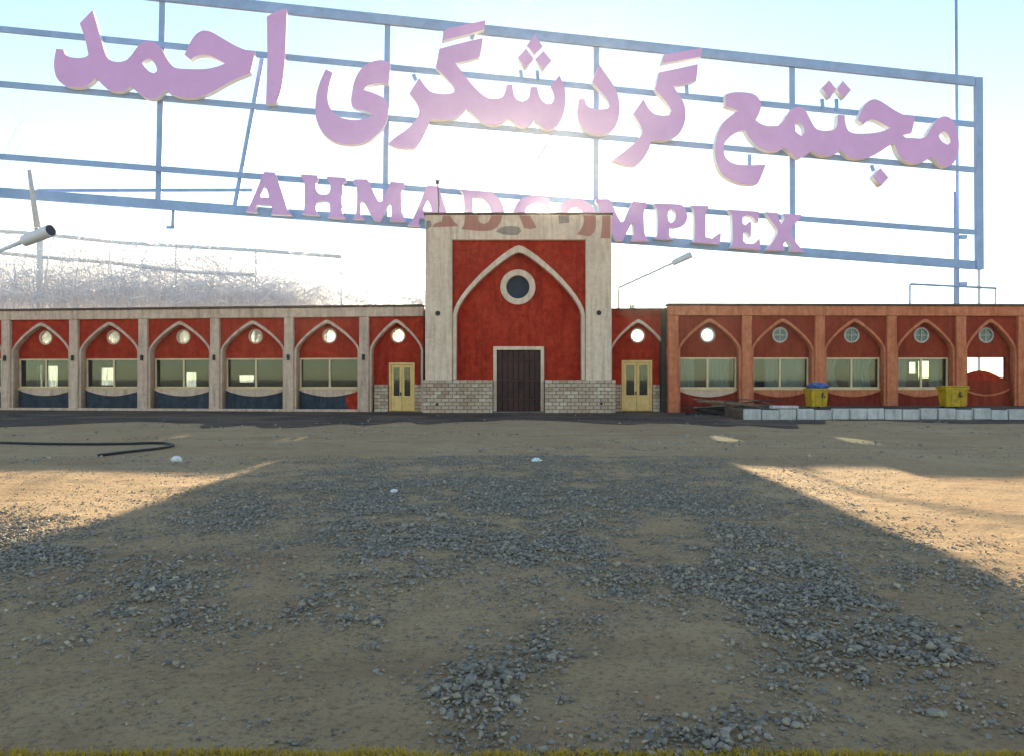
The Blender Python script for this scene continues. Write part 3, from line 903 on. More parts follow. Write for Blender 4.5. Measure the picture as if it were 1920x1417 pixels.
# legs to the ground
for u, w in ((872, 22), (1080, 22), (-100, 14)):
    a = S(*on(BOT, u), 0.44)
    MB().box(a[0] - w / F * 22, a[0] + w / F * 22, 0.30, 0.58, 0.0, a[1]).build('leg', M['steel_blue'], SG.root, 0.02)
a = S(1836, 500, 0.33)
MB().box(a[0] - 0.07, a[0] + 0.07, 0.28, 0.42, 0.0, a[1]).build('leg', M['steel_pale'], SG.root, 0.01)

def conv(pts, ox, oy, sc):
    return [(ox + p[0] / sc, oy + p[1] / sc) for p in pts]
Z1 = lambda p: conv(p, 90, 10, 4.0)
Z2 = lambda p: conv(p, 580, 30, 5.3333)
Z3 = lambda p: conv(p, 820, 60, 5.3333)
Z4 = lambda p: conv(p, 1130, 80, 5.061)
Z5 = lambda p: conv(p, 1330, 140, 6.442)
Z6 = lambda p: conv(p, 1520, 140, 5.647)
Z7 = lambda p: conv(p, 450, 310, 5.647)
Z8 = lambda p: conv(p, 1130, 360, 4.923)
shift = lambda p, dx, dy: [(a + dx, b + dy) for a, b in p]
def letter(loops, smooth=True, thick=0.42, part='letter', label=None):
    lp = [[S(*q) for q in (smooth_loop(l, 4) if smooth else l)] for l in loops]
    me = plate_mesh(part, lp, -thick / 2, thick / 2)
    me.materials.clear(); me.materials.append(M['letter']); me.materials.append(M['letter_side'])
    for p in me.polygons:
        p.material_index = 0 if abs(p.normal.y) > 0.7 else 1
    o = link(part, me, None, SG.root)
    return o
hmd = Z1([(345, 52), (375, 150), (405, 260), (435, 360), (455, 405), (490, 430), (540, 438), (590, 428), (630, 395), (670, 340), (710, 298), (760, 282), (805, 290), (845, 320), (870, 355), (895, 405), (930, 455), (965, 482), (1040, 490), (1140, 492), (1220, 485), (1290, 468), (1335, 448), (1290, 425), (1240, 400), (1195, 385), (1140, 388), (1105, 400), (1080, 420), (1032, 385), (1055, 335), (1085, 275), (1120, 230), (1165, 205), (1210, 207), (1260, 228), (1330, 270), (1400, 310), (1460, 338), (1500, 350), (1560, 358), (1545, 430), (1525, 520), (1470, 543), (1400, 572), (1320, 615), (1240, 660), (1170, 690), (1100, 703), (1020, 703), (950, 685), (890, 650), (850, 690), (810, 712), (760, 712), (710, 688), (660, 645), (630, 620), (585, 650), (530, 660), (470, 648), (420, 610), (385, 570), (365, 560), (330, 595), (280, 622), (220, 630), (160, 620), (110, 595), (75, 550), (60, 490), (60, 420), (75, 340), (130, 345), (140, 380), (180, 402), (240, 408), (290, 402), (315, 385), (300, 310), (275, 220), (250, 150)])
hmd_h = Z1([(718, 450), (735, 425), (765, 412), (795, 430), (820, 470), (828, 505), (805, 523), (770, 510), (740, 480)])
letter([hmd, hmd_h])
letter([Z1([(1645, 100), (1700, 70), (1790, 35), (1795, 60), (1788, 250), (1780, 430), (1765, 580), (1745, 680), (1720, 735), (1690, 750), (1640, 752), (1645, 600), (1650, 400), (1648, 200)])])
letter([Z2([(170, 550), (240, 585), (215, 670), (195, 760), (190, 850), (205, 920), (250, 980), (320, 1030), (410, 1052), (500, 1052), (590, 1030), (640, 1000), (560, 965), (480, 945), (430, 920), (420, 860), (430, 780), (450, 680), (490, 590), (550, 520), (630, 475), (710, 460), (780, 470), (815, 495), (808, 560), (795, 690), (720, 685), (640, 695), (580, 715), (545, 755), (610, 775), (690, 805), (750, 840), (785, 890), (792, 950), (780, 1040), (740, 1130), (670, 1210), (580, 1270), (470, 1300), (360, 1298), (250, 1270), (160, 1210), (105, 1130), (70, 1030), (65, 940), (75, 800), (110, 680), (140, 610)])])
letter([Z2([(1100, 635), (1150, 710), (1210, 770), (1290, 792), (1370, 795), (1430, 785), (1452, 755), (1430, 710), (1380, 655), (1310, 580), (1262, 535), (1280, 450), (1298, 345), (1400, 318), (1550, 280), (1730, 240), (1720, 330), (1703, 425), (1600, 455), (1455, 490), (1510, 555), (1590, 660), (1660, 740), (1730, 805), (1790, 838), (1860, 843), (1920, 830), (1950, 790), (1965, 735), (1970, 700), (2028, 705), (2035, 780), (2060, 840), (2110, 868), (2160, 860), (2195, 820), (2210, 725), (2275, 730), (2285, 790), (2315, 855), (2360, 890), (2410, 895), (2440, 860), (2440, 800), (2405, 720), (2495, 610), (2540, 710), (2555, 820), (2548, 940), (2515, 1050), (2460, 1125), (2390, 1150), (2320, 1125), (2245, 1055), (2195, 1105), (2130, 1127), (2070, 1105), (1995, 1038), (1930, 1080), (1840, 1103), (1760, 1090), (1680, 1040), (1575, 940), (1520, 1000), (1450, 1040), (1340, 1058), (1205, 1048), (1190, 1120), (1150, 1210), (1095, 1290), (1050, 1335), (950, 1335), (850, 1318), (790, 1285), (880, 1215), (980, 1145), (1060, 1060), (1100, 985), (1090, 920), (1050, 850), (1000, 790)])])
letter([Z2([(1342, 165), (1400, 140), (1757, 62), (1750, 150), (1620, 190), (1328, 262)])], False)
for p in ([(970, 50), (1050, 165), (965, 245), (888, 152)], [(880, 187), (961, 290), (880, 378), (798, 275)], [(1055, 207), (1138, 305), (1055, 393), (974, 292)]):
    letter([Z3(p)], False)
letter([Z3([(1612, 345), (1700, 470), (1770, 580), (1805, 680), (1815, 780), (1800, 890), (1760, 980), (1690, 1030), (1600, 1040), (1510, 1020), (1440, 970), (1405, 900), (1395, 810), (1405, 740), (1415, 685), (1465, 688), (1475, 725), (1500, 760), (1550, 778), (1620, 788), (1690, 780), (1715, 755), (1690, 690), (1620, 600), (1540, 515), (1580, 420)])])
letter([Z4([(378, 550), (420, 630), (480, 690), (550, 705), (620, 703), (643, 665), (615, 610), (560, 540), (490, 462), (505, 380), (525, 298), (700, 262), (893, 220), (885, 300), (875, 382), (770, 408), (660, 432), (715, 510), (755, 580), (773, 650), (773, 740), (745, 830), (690, 900), (600, 940), (450, 940), (430, 1020), (380, 1110), (330, 1165), (290, 1185), (230, 1180), (150, 1155), (80, 1130), (170, 1065), (270, 985), (340, 915), (365, 860), (350, 800), (280, 690)])])
letter([Z4([(572, 130), (935, 65), (922, 150), (548, 213)])], False)
mj = Z5([(665, 1105), (580, 1310), (535, 1342), (450, 1345), (340, 1325), (220, 1275), (130, 1200), (75, 1090), (52, 960), (60, 840), (90, 710), (150, 600), (240, 515), (330, 455), (270, 430), (180, 400), (180, 255), (270, 232), (400, 232), (500, 248), (570, 295), (605, 370), (590, 470), (540, 565), (600, 608), (680, 635), (770, 637), (820, 628), (870, 580), (930, 490), (990, 425), (1060, 405), (1120, 415), (1150, 465), (1200, 560), (1250, 650), (1310, 687), (1400, 692), (1480, 680), (1520, 630), (1532, 500)]) \
    + Z6([(340, 445), (350, 530), (375, 600), (430, 633), (530, 638), (640, 632), (740, 612), (825, 580), (760, 545), (690, 505), (630, 490), (575, 510), (540, 542), (478, 495), (510, 420), (545, 345), (590, 298), (640, 277), (690, 282), (760, 320), (850, 380), (940, 430), (1000, 450), (1080, 460), (1070, 530), (1045, 632), (955, 655), (985, 680), (1070, 685), (1150, 688), (1200, 660), (1250, 580), (1310, 500), (1360, 462), (1410, 458), (1460, 480), (1500, 540), (1530, 630), (1545, 730), (1540, 840), (1510, 920), (1460, 975), (1410, 992), (1350, 970), (1300, 920), (1245, 880), (1200, 920), (1130, 950), (1060, 955), (980, 925), (920, 870), (885, 800), (868, 740), (800, 770), (720, 825), (640, 870), (560, 898), (470, 905), (390, 890), (340, 850), (300, 808), (250, 850), (190, 872), (120, 875), (60, 855)]) \
    + Z5([(1215, 935), (1150, 985), (1070, 1030), (1010, 1000), (940, 940), (885, 890), (820, 935), (720, 945), (640, 920), (560, 875), (490, 810), (440, 735), (415, 685), (340, 700), (260, 745), (180, 825), (160, 900), (165, 980), (200, 1040), (260, 1080), (340, 1103), (480, 1108), (580, 1106)])
letter([mj, Z5([(995, 625), (1040, 590), (1090, 605), (1120, 650), (1130, 710), (1095, 758), (1050, 730), (1010, 680)]), Z6([(1335, 665), (1355, 625), (1395, 615), (1425, 640), (1450, 690), (1455, 735), (1425, 758), (1380, 730), (1350, 700)])])
for p in ([(175, 75), (252, 168), (185, 268), (103, 165)], [(320, 80), (408, 178), (335, 270), (259, 172)], [(718, 1000), (803, 1103), (723, 1192), (635, 1093)]):
    letter([Z6(p)], False)
# stubs carrying the dots
for p, q in (((978, 148), (976, 132)), ((1009, 152), (1007, 132)), ((1543, 205), (1541, 186)), ((1569, 208), (1568, 186)), ((1634, 310), (1638, 322)), ((884, 75), (888, 62)), ((1288, 178), (1287, 158)), ((1405, 290), (1405, 312)), ((775, 140), (780, 152))):
    beam('bracket', p, q, 7, 0.16, 0.08)
LA = [Z7([(268, 82), (375, 90), (410, 170), (450, 290), (490, 410), (515, 490), (560, 540), (330, 530), (350, 490), (335, 430), (190, 425), (170, 470), (190, 512), (60, 500), (110, 440), (160, 330), (210, 210), (245, 120)]), Z7([(270, 230), (300, 290), (315, 355), (232, 350), (228, 325)])]
LM = [Z7([(1210, 160), (1345, 160), (1380, 210), (1425, 320), (1470, 400), (1505, 395), (1550, 290), (1600, 185), (1745, 200), (1745, 245), (1715, 290), (1715, 400), (1725, 530), (1765, 605), (1585, 600), (1605, 540), (1600, 415), (1580, 420), (1540, 500), (1490, 600), (1430, 600), (1380, 520), (1310, 390), (1290, 395), (1285, 520), (1320, 588), (1195, 580), (1230, 520), (1240, 400), (1240, 260), (1230, 215), (1205, 190)])]
letter(LA)
letter([Z7([(655, 108), (822, 120), (835, 160), (815, 190), (815, 270), (840, 315), (900, 325), (945, 312), (960, 260), (955, 200), (925, 155), (930, 132), (1122, 145), (1132, 180), (1095, 220), (1090, 470), (1095, 530), (1130, 580), (932, 562), (955, 520), (955, 440), (940, 395), (890, 390), (830, 395), (815, 430), (815, 490), (845, 545), (660, 525), (685, 480), (690, 300), (685, 190), (655, 150)])])
letter(LM)
letter([shift(l, 304, 25.5) for l in LA])
letter([[(862, 358), (915, 362), (938, 378), (945, 402), (936, 425), (912, 438), (862, 434), (870, 424), (869, 370)], [(886, 372), (905, 374), (918, 388), (921, 404), (914, 420), (902, 427), (887, 425)]])
letter([[(1030, 374), (1030, 396), (1018, 385), (1000, 383), (986, 394), (984, 414), (992, 430), (1010, 436), (1033, 426), (1028, 442), (1004, 449), (978, 443), (963, 425), (962, 398), (974, 377), (998, 369), (1018, 372)]])
letter([[(1078, 375), (1102, 382), (1116, 402), (1114, 430), (1098, 450), (1072, 455), (1050, 444), (1041, 422), (1044, 396), (1058, 380)], [(1078, 389), (1091, 398), (1096, 416), (1090, 434), (1076, 441), (1064, 432), (1060, 414), (1066, 396)]])
letter([shift(l, 452, 37) for l in LM])
letter([Z8([(465, 115), (690, 125), (740, 150), (768, 210), (765, 270), (730, 320), (670, 340), (605, 338), (608, 410), (645, 452), (465, 440), (495, 400), (495, 200), (485, 150)]), Z8([(625, 165), (655, 190), (665, 235), (650, 280), (620, 295), (597, 270), (593, 215), (600, 180)])])
letter([Z8([(805, 135), (960, 140), (965, 165), (940, 205), (940, 425), (1000, 440), (1060, 395), (1082, 395), (1068, 492), (808, 472), (836, 440), (835, 195)])])
letter([Z8([(1145, 172), (1428, 190), (1425, 290), (1400, 280), (1370, 240), (1320, 225), (1280, 238), (1280, 300), (1305, 318), (1345, 283), (1360, 290), (1355, 425), (1320, 385), (1285, 380), (1285, 460), (1330, 495), (1390, 480), (1437, 435), (1446, 542), (1165, 520), (1186, 480), (1185, 280), (1175, 210)])])
letter([Z8([(1490, 195), (1610, 205), (1607, 240), (1635, 305), (1660, 265), (1655, 210), (1825, 220), (1800, 265), (1740, 320), (1725, 370), (1750, 440), (1800, 510), (1850, 562), (1718, 555), (1725, 505), (1690, 445), (1652, 490), (1662, 550), (1492, 545), (1540, 490), (1590, 410), (1600, 360), (1570, 310), (1520, 240)])])

# masts beside the sign
def mast(u0, v0, u1, d, r, label):
    b = at(u1, 708, d); b.z = 0
    t = at(u0, v0, d)
    e = empty('mast', b)
    MB().tube([(0, 0, 0), t - b], [r, r * 0.85], 8).build('pole', M['steel_blue'], e, smooth=True)
    MB().box(-0.2, 0.2, -0.2, 0.2, 0.0, 0.05).build('base_plate', M['steel_pale'], e)
    tag(e, label, 'mast')
    return e
e = mast(1792, -60, 1797, 50.0, 0.11, 'tall thin steel mast rising past the top of the sign')
for v in (445, 533):
    p = at(1800, v, 50.0) - Vector(e.location)
    MB().box(p.x - 0.05, p.x + 0.42, -0.12, 0.12, p.z - 0.12, p.z + 0.12).build('junction_box', M['steel_blue'], e, 0.04)
mast(1790, 360, 1790, 49.2, 0.09, 'short thin mast ending below the sign letters next to the tall one')

# ------------------------------------------------------------------ pipe fence, reeds and bare tree behind the grey wing
pf0 = at(75, 708, 42.0); pf0.z = 0
pf = empty('pipe_fence', pf0)
tag(pf, 'tall pale pipe fence with sloping rails rising behind the grey arcade roof', 'fence')
def PF(u, v): return at(u, v, 42.0) - pf0
for u, v in ((75, 428), (-60, 420), (330, 455), (480, 466), (640, 480)):
    t = PF(u, v); MB().tube([(t.x, 0, 0), t], 0.16 if u == 75 else 0.05, 10).build('post', M['litter'] if u == 75 else M['steel_pale'], pf, smooth=True)
for pts in (((-60, 430), (60, 438), (230, 456), (480, 470), (640, 482)), ((-60, 468), (70, 482), (200, 492), (350, 510), (480, 516))):
    MB().tube([PF(*p) for p in pts], 0.095, 8).build('rail', M['steel_pale'], pf, smooth=True)
# crooked stick above the post
s0 = at(72, 430, 41.6); 
st = MB().tube([at(72, 436, 41.6) - s0, at(64, 385, 41.6) - s0, at(55, 320, 41.6) - s0], [0.17, 0.14, 0.10], 8).build('branch', M['bark'], None, smooth=True)
st.location = s0
tag(st, 'crooked pale dead branch standing on top of the white fence post', 'branch')

def reeds(n, seed):
    """dry cane stand behind the grey wing; one uncountable mass"""
    r = np.random.default_rng(seed)
    V, Fc = [], []
    k = 0
    for i in range(n):
        u = r.uniform(-40, 830)
        d = r.uniform(41.0, 46.0)
        x = (u - CU) / F * d
        y = CAMY + d
        if u > 590 and r.random() < 0.80: continue
        top = 5.2 + r.gamma(2.2, 1.0) * (1.35 if u < 450 else 0.9)
        top = min(top, 9.8 if u < 250 else 8.2)
        if u > 590: top = min(top, 6.0)
        lean = r.normal(0, 0.38); ly = r.normal(0, 0.25)
        w = r.uniform(0.03, 0.11)
        a = r.uniform(0, 3.14)
        cx, cy = math.cos(a) * w / 2, math.sin(a) * w / 2
        seg = 6
        droop = r.uniform(-0.5, 1.6)
        for j in range(seg + 1):
            t = j / seg
            px_ = x + lean * top * 0.55 * t ** 2.4
            py_ = y + ly * top * 0.4 * t ** 2
            pz_ = top * (t - 0.10 * droop * max(0, t - 0.6) ** 2 * 6)
            ww = 0.16 + 0.84 * max(0.0, min(1.0, (pz_ - 4.0) / 1.2)) * (1.0 - 0.85 * t ** 2)
            V.append((px_ - cx * ww, py_ - cy * ww, pz_)); V.append((px_ + cx * ww, py_ + cy * ww, pz_))
        for j in range(seg):
            b = k + 2 * j
            Fc.append((b, b + 1, b + 3, b + 2))
        k += 2 * (seg + 1)
        # hanging leaf blades
        for _ in range(r.integers(1, 4)):
            h = r.uniform(5.2, max(5.6, top)); L = r.uniform(0.8, 2.0); s = r.choice((-1, 1)); w2 = r.uniform(0.04, 0.10)
            t = h / top
            bx = x + lean * top * 0.55 * t ** 2.4
            by = y + ly * top * 0.4 * t ** 2
            for j in range(4):
                q = j / 3
                zx = bx + s * L * (q * 0.75); zz = h + L * (0.75 * q - 1.2 * q * q * r.uniform(0.6, 1.1))
                ww = w2 * (1 - q) + 0.006
                V.append((zx, by, zz - ww / 2)); V.append((zx, by + 0.03, zz + ww / 2))
            for j in range(3):
                b = k + 2 * j
                Fc.append((b, b + 1, b + 3, b + 2))
            k += 8
    me = bpy.data.meshes.new('reeds'); me.from_pydata(V, [], Fc); me.update()
    return tag(link('reeds', me, M['reed']), 'pale dry reeds and straw rising behind the grey arcade roof', 'reeds', kind='stuff')
reeds(3000, 5)

def bare_tree(loc, h, seed, label):
    r = random.Random(seed)
    e = empty('bare_tree', loc)
    tag(e, label, 'tree')
    tr, cr = MB(), MB()
    def grow(p, d, L, rad, lev):
        pts, rr = [p], [rad]
        for k in range(4):
            d = (d + Vector((r.uniform(-.22, .22), r.uniform(-.22, .22), r.uniform(-.05, .12)))).normalized()
            pts.append(pts[-1] + d * (L / 4)); rr.append(rad * (1 - 0.14 * (k + 1)))
        (tr if lev < 2 else cr).tube(pts, rr, 6 if lev < 2 else 3, cap=lev < 2)
        if lev >= 5: return
        n = 3 if lev < 2 else r.choice((2, 3, 3))
        for k in range(n):
            q = pts[r.choice((2, 3, 4, 4))]
            dd = (d + Vector((r.uniform(-1, 1), r.uniform(-1, 1), r.uniform(-.35, .7))) * 0.85).normalized()
            grow(q, dd, L * r.uniform(0.58, 0.8), rr[-1] * 0.72, lev + 1)
    grow(Vector((0, 0, 0)), Vector((0, 0, 1)), h * 0.45, 0.22, 0)
    tr.build('trunk', M['bark'], e, smooth=True)
    cr.build('crown', M['bark'], e)
    return e
tp = at(-45, 708, 47.0)
bare_tree((tp.x, tp.y, 0), 17.0, 12, 'bare pale tree at the picture edge behind the big sign')

# ------------------------------------------------------------------ raised bed with kerb in front of the right wing
kd = 28.0; ky = CAMY + kd
kx_start = (1395 - CU) / F * kd
bedpts = [(kx_start + 0.1, ky + 0.22), (26, ky + 0.30), (27, 0.30), (kx_start + 1.0, 0.2), (kx_start + 0.2, -1.6)]
mb = MB(); n = len(bedpts)
mb.v = [(x, y, 0.0) for x, y in bedpts] + [(x, y, 0.30) for x, y in bedpts]
mb.f = [tuple(range(n, 2 * n))] + [(i, (i + 1) % n, n + (i + 1) % n, n + i) for i in range(n)]
o = mb.build('raised_terrace', M['soil']); tag(o, 'raised dark soil terrace behind the pale kerb blocks', kind='structure')
kb = empty('kerb', (kx_start, ky, 0))
tag(kb, 'row of pale painted concrete kerb blocks edging the raised terrace', kind='structure')
x = 0.0; k = 0
rk = random.Random(3)
while x < 15.5:
    w = 0.615
    o = MB().box(0.012, w - 0.012, 0, 0.2, 0, 0.385).build('kerb_block', M['kerb'], kb, 0.025)
    o.location = (x, rk.uniform(-0.035, 0.03), rk.uniform(-0.05, 0.02)); o.rotation_euler = (rk.uniform(-0.06, 0.05), rk.uniform(-0.012, 0.012), rk.uniform(-0.04, 0.04))
    x += w; k += 1
o = MB().box(0, 0.95, 0, 0.28, 0, 0.10).build('concrete_slab', M['kerb'], None, 0.02)
o.location = (kx_start + 0.98, ky + 0.02, 0.388); o.rotation_euler = (0.02, 0.0, 0.03)
tag(o, 'loose pale concrete slab lying on the kerb blocks left of the near bin', 'slab')

# ------------------------------------------------------------------ yellow bins
def wheelie(u0, u1, vtop, vbot, depth, rz, lid, label):
    zb = 0.30
    x0, x1 = (u0 - CU) / F * depth, (u1 - CU) / F * depth
    h = (EYE - (vtop - CV) / F * depth) - zb
    e = empty('waste_bin', ((x0 + x1) / 2, CAMY + depth, zb), rz)
    tag(e, label, 'bin', 'yellow waste bins')
    w = (x1 - x0) * 0.80; d = 0.56
    def ring(f, z): return [(-w / 2 * f, -d / 2 * f, z), (w / 2 * f, -d / 2 * f, z), (w / 2 * f, d / 2 * f, z), (-w / 2 * f, d / 2 * f, z)]
    hb = h * 0.9
    vs = ring(0.80, 0.06) + ring(0.97, hb) + ring(0.92, hb) + ring(0.76, 0.12)
    fs = [(0, 3, 2, 1)]
    for a, b in ((0, 4), (4, 8), (8, 12)):
        for i in range(4):
            j = (i + 1) % 4
            fs.append((a + i, a + j, b + j, b + i))
    fs.append((12, 13, 14, 15))
    body = MB().add(vs, fs).build('body', M['bin'], e, 0.012)
    rim = MB()
    for s in (-1, 1):
        rim.box(-w / 2 * 1.03, w / 2 * 1.03, s * d / 2 * 1.02 - 0.03, s * d / 2 * 1.02 + 0.03, hb - 0.07, hb + 0.006)
        rim.box(s * w / 2 * 1.0 - 0.03, s * w / 2 * 1.0 + 0.03, -d / 2 * 0.96, d / 2 * 0.96, hb - 0.069, hb + 0.005)
    rim.build('rim', M['bin'], e, 0.01)
    for s in (-1, 1):
        MB().box(s * w * 0.2 - 0.02, s * w * 0.2 + 0.02, -d / 2 * 0.95 - 0.012, -d / 2 * 0.80, 0.10, hb - 0.10).build('rib', M['bin'], body, 0.006)
        wl = MB().tube([(s * w * 0.30 - 0.03, d * 0.34, 0.09), (s * w * 0.30 + 0.03, d * 0.34, 0.09)], 0.09, 16).build('wheel', M['black'], e)
    # pictogram: a person dropping litter
    yy = -d / 2 * 0.93 - 0.012; z0 = hb * 0.62
    g = MB()
    g.tube([(0.12, yy - 0.004, z0 + 0.135), (0.12, yy + 0.03, z0 + 0.135)], 0.026, 12)
    g.bar((0.115, yy, z0 + 0.105), (0.10, yy, z0 + 0.02), 0.05, 0.012)
    g.bar((0.10, yy, z0 + 0.03), (0.07, yy, z0 - 0.07), 0.03, 0.012)
    g.bar((0.10, yy, z0 + 0.03), (0.145, yy, z0 - 0.07), 0.03, 0.012)
    g.bar((0.115, yy, z0 + 0.09), (0.185, yy, z0 + 0.06), 0.024, 0.012)
    g.box(0.17, 0.22, yy - 0.006, yy + 0.006, z0 - 0.07, z0 + 0.01)
    g.build('pictogram', M['black'], body)
    if lid:
        MB().box(-w / 2 * 1.06, w / 2 * 1.06, -d / 2 * 1.08, d / 2 * 1.06, hb + 0.009, hb + 0.07).build('lid', M['bin'], e, 0.025)
        MB().tube([(-w * 0.4, d / 2 * 1.12, hb + 0.02), (w * 0.4, d / 2 * 1.12, hb + 0.02)], 0.025, 8).build('handle', M['bin'], e)
    return e, hb
b1, hb1 = wheelie(1508, 1553, 724, 763, 31.0, 0.16, False, 'open yellow waste bin topped by a crumpled blue bag')
b2, hb2 = wheelie(1757, 1815, 722, 762, 31.2, 0.10, True, 'wider yellow waste bin with closed lid near the picture edge')
# crumpled bag on the open bin
bm = bmesh.new(); bmesh.ops.create_icosphere(bm, subdivisions=3, radius=1)
rb = random.Random(4)
for v in bm.verts:
    n_ = math.sin(v.co.x * 7 + 1) * math.cos(v.co.y * 6 + v.co.z * 5) * 0.22 + rb.uniform(-0.06, 0.06)
    v.co *= (1 + n_)
    v.co.x *= 0.40; v.co.y *= 0.27; v.co.z *= 0.17
me = bpy.data.meshes.new('bag'); bm.to_mesh(me); bm.free()
bag = link('crumpled_bag', me, M['bag'])
bag.location = (b1.location.x + 0.03, b1.location.y, 0.30 + hb1 + 0.07)
tag(bag, 'crumpled blue plastic bag bulging out of the open yellow bin', 'bag')

# ------------------------------------------------------------------ scrap timber heap by the first terracotta column
sp = at(1362, 760, 31.6); sp.z = 0.0
sh = empty('scrap_heap', sp)
tag(sh, 'dark heap of scrap planks and sticks in front of the terracotta wing', 'scrap heap')
rs = random.Random(9)
me = None
bm = bmesh.new(); bmesh.ops.create_icosphere(bm, subdivisions=4, radius=1)
for v in bm.verts:
    n_ = 0.20 * math.sin(v.co.x * 5 + 2) * math.cos(v.co.y * 6) + 0.12 * math.sin(v.co.x * 13 + v.co.z * 9) + rs.uniform(-.04, .04)
    v.co *= 1 + n_
    v.co.x *= 1.9; v.co.y *= 0.7; v.co.z = max(v.co.z, -0.05) * 0.42
me = bpy.data.meshes.new('earth'); bm.to_mesh(me); bm.free()
link('earth', me, M['rust'], sh).location = (0.6, 0.3, 0.0)
for k in range(22):
    L = rs.uniform(0.7, 2.1); a = rs.uniform(-0.35, 0.35); z = rs.uniform(0.25, 0.62)
    c = Vector((rs.uniform(-0.9, 1.7), rs.uniform(-0.35, 0.3), z * (0.9 if k > 3 else 1)))
    d_ = Vector((math.cos(a), rs.uniform(-.4, .4), math.sin(a) * 0.55)).normalized()
    if k % 3 == 0:
        MB().bar(c - d_ * L / 2, c + d_ * L / 2, 0.12, 0.03, (0, 0, 1)).build('plank', M['wood_grey'], sh)
    else:
        MB().tube([c - d_ * L / 2, c + Vector((0, 0, rs.uniform(-.05, .08))), c + d_ * L / 2], [0.03, 0.026, 0.012], 5).build('stick', M['rust'] if k % 2 else M['wood_grey'], sh)

# ------------------------------------------------------------------ hose, litter and ghost spots on the ground
hp_ = [ground_pt(u, v) for u, v in ((-60, 828), (20, 832), (120, 834), (220, 834), (300, 832), (325, 836), (300, 842), (230, 850), (175, 857))]
hs = [(x, y, 0.03) for x, y in hp_]
cu = []
for i in range(len(hs) - 1):
    p0_, p1_, p2_, p3_ = [Vector(hs[max(0, min(len(hs) - 1, i + k))]) for k in (-1, 0, 1, 2)]
    for t in (0, .25, .5, .75):
        cu.append(0.5 * ((2 * p1_) + (p2_ - p0_) * t + (2 * p0_ - 5 * p1_ + 4 * p2_ - p3_) * t * t + (3 * p1_ - p0_ - 3 * p2_ + p3_) * t ** 3))
o = MB().tube(cu, 0.028, 8).build('hose', M['black'], None, smooth=True)
tag(o, 'black hose lying in a long loop across the shaded yard', 'hose')

def crumple(name, u, v, sx, sy, sz, mat, label, cat, seed):
    r = random.Random(seed)
    x, y = ground_pt(u, v)
    bm = bmesh.new(); bmesh.ops.create_icosphere(bm, subdivisions=3, radius=1)
    for w in bm.verts:
        n_ = 0.25 * math.sin(w.co.x * 5 + seed) * math.cos(w.co.y * 7 + w.co.z * 4) + r.uniform(-.08, .08)
        w.co *= 1 + n_
        w.co.x *= sx; w.co.y *= sy; w.co.z = max(-0.3, w.co.z) * sz
    me = bpy.data.meshes.new(name); bm.to_mesh(me); bm.free()
    o = link(name, me, mat); o.location = (x, y, 0.3 * sz)
    return tag(o, label, cat)
crumple('ghost_spot', 1006, 866, 0.085, 0.10, 0.06, M['litter'], 'small white lump added for a ghost spot on the ground before the gate', 'litter', 3)  # pale overlay spot given shape as a lump, no bag lies here
crumple('white_lump', 331, 864, 0.085, 0.10, 0.07, M['litter'], 'white lump added for a ghost light spot near the black hose', 'litter', 8)  # ghost light spot modelled as a white lump
crumple('white_lump', 739, 922, 0.05, 0.05, 0.03, M['litter'], 'tiny white paper scrap on the grey gravel', 'litter', 5)
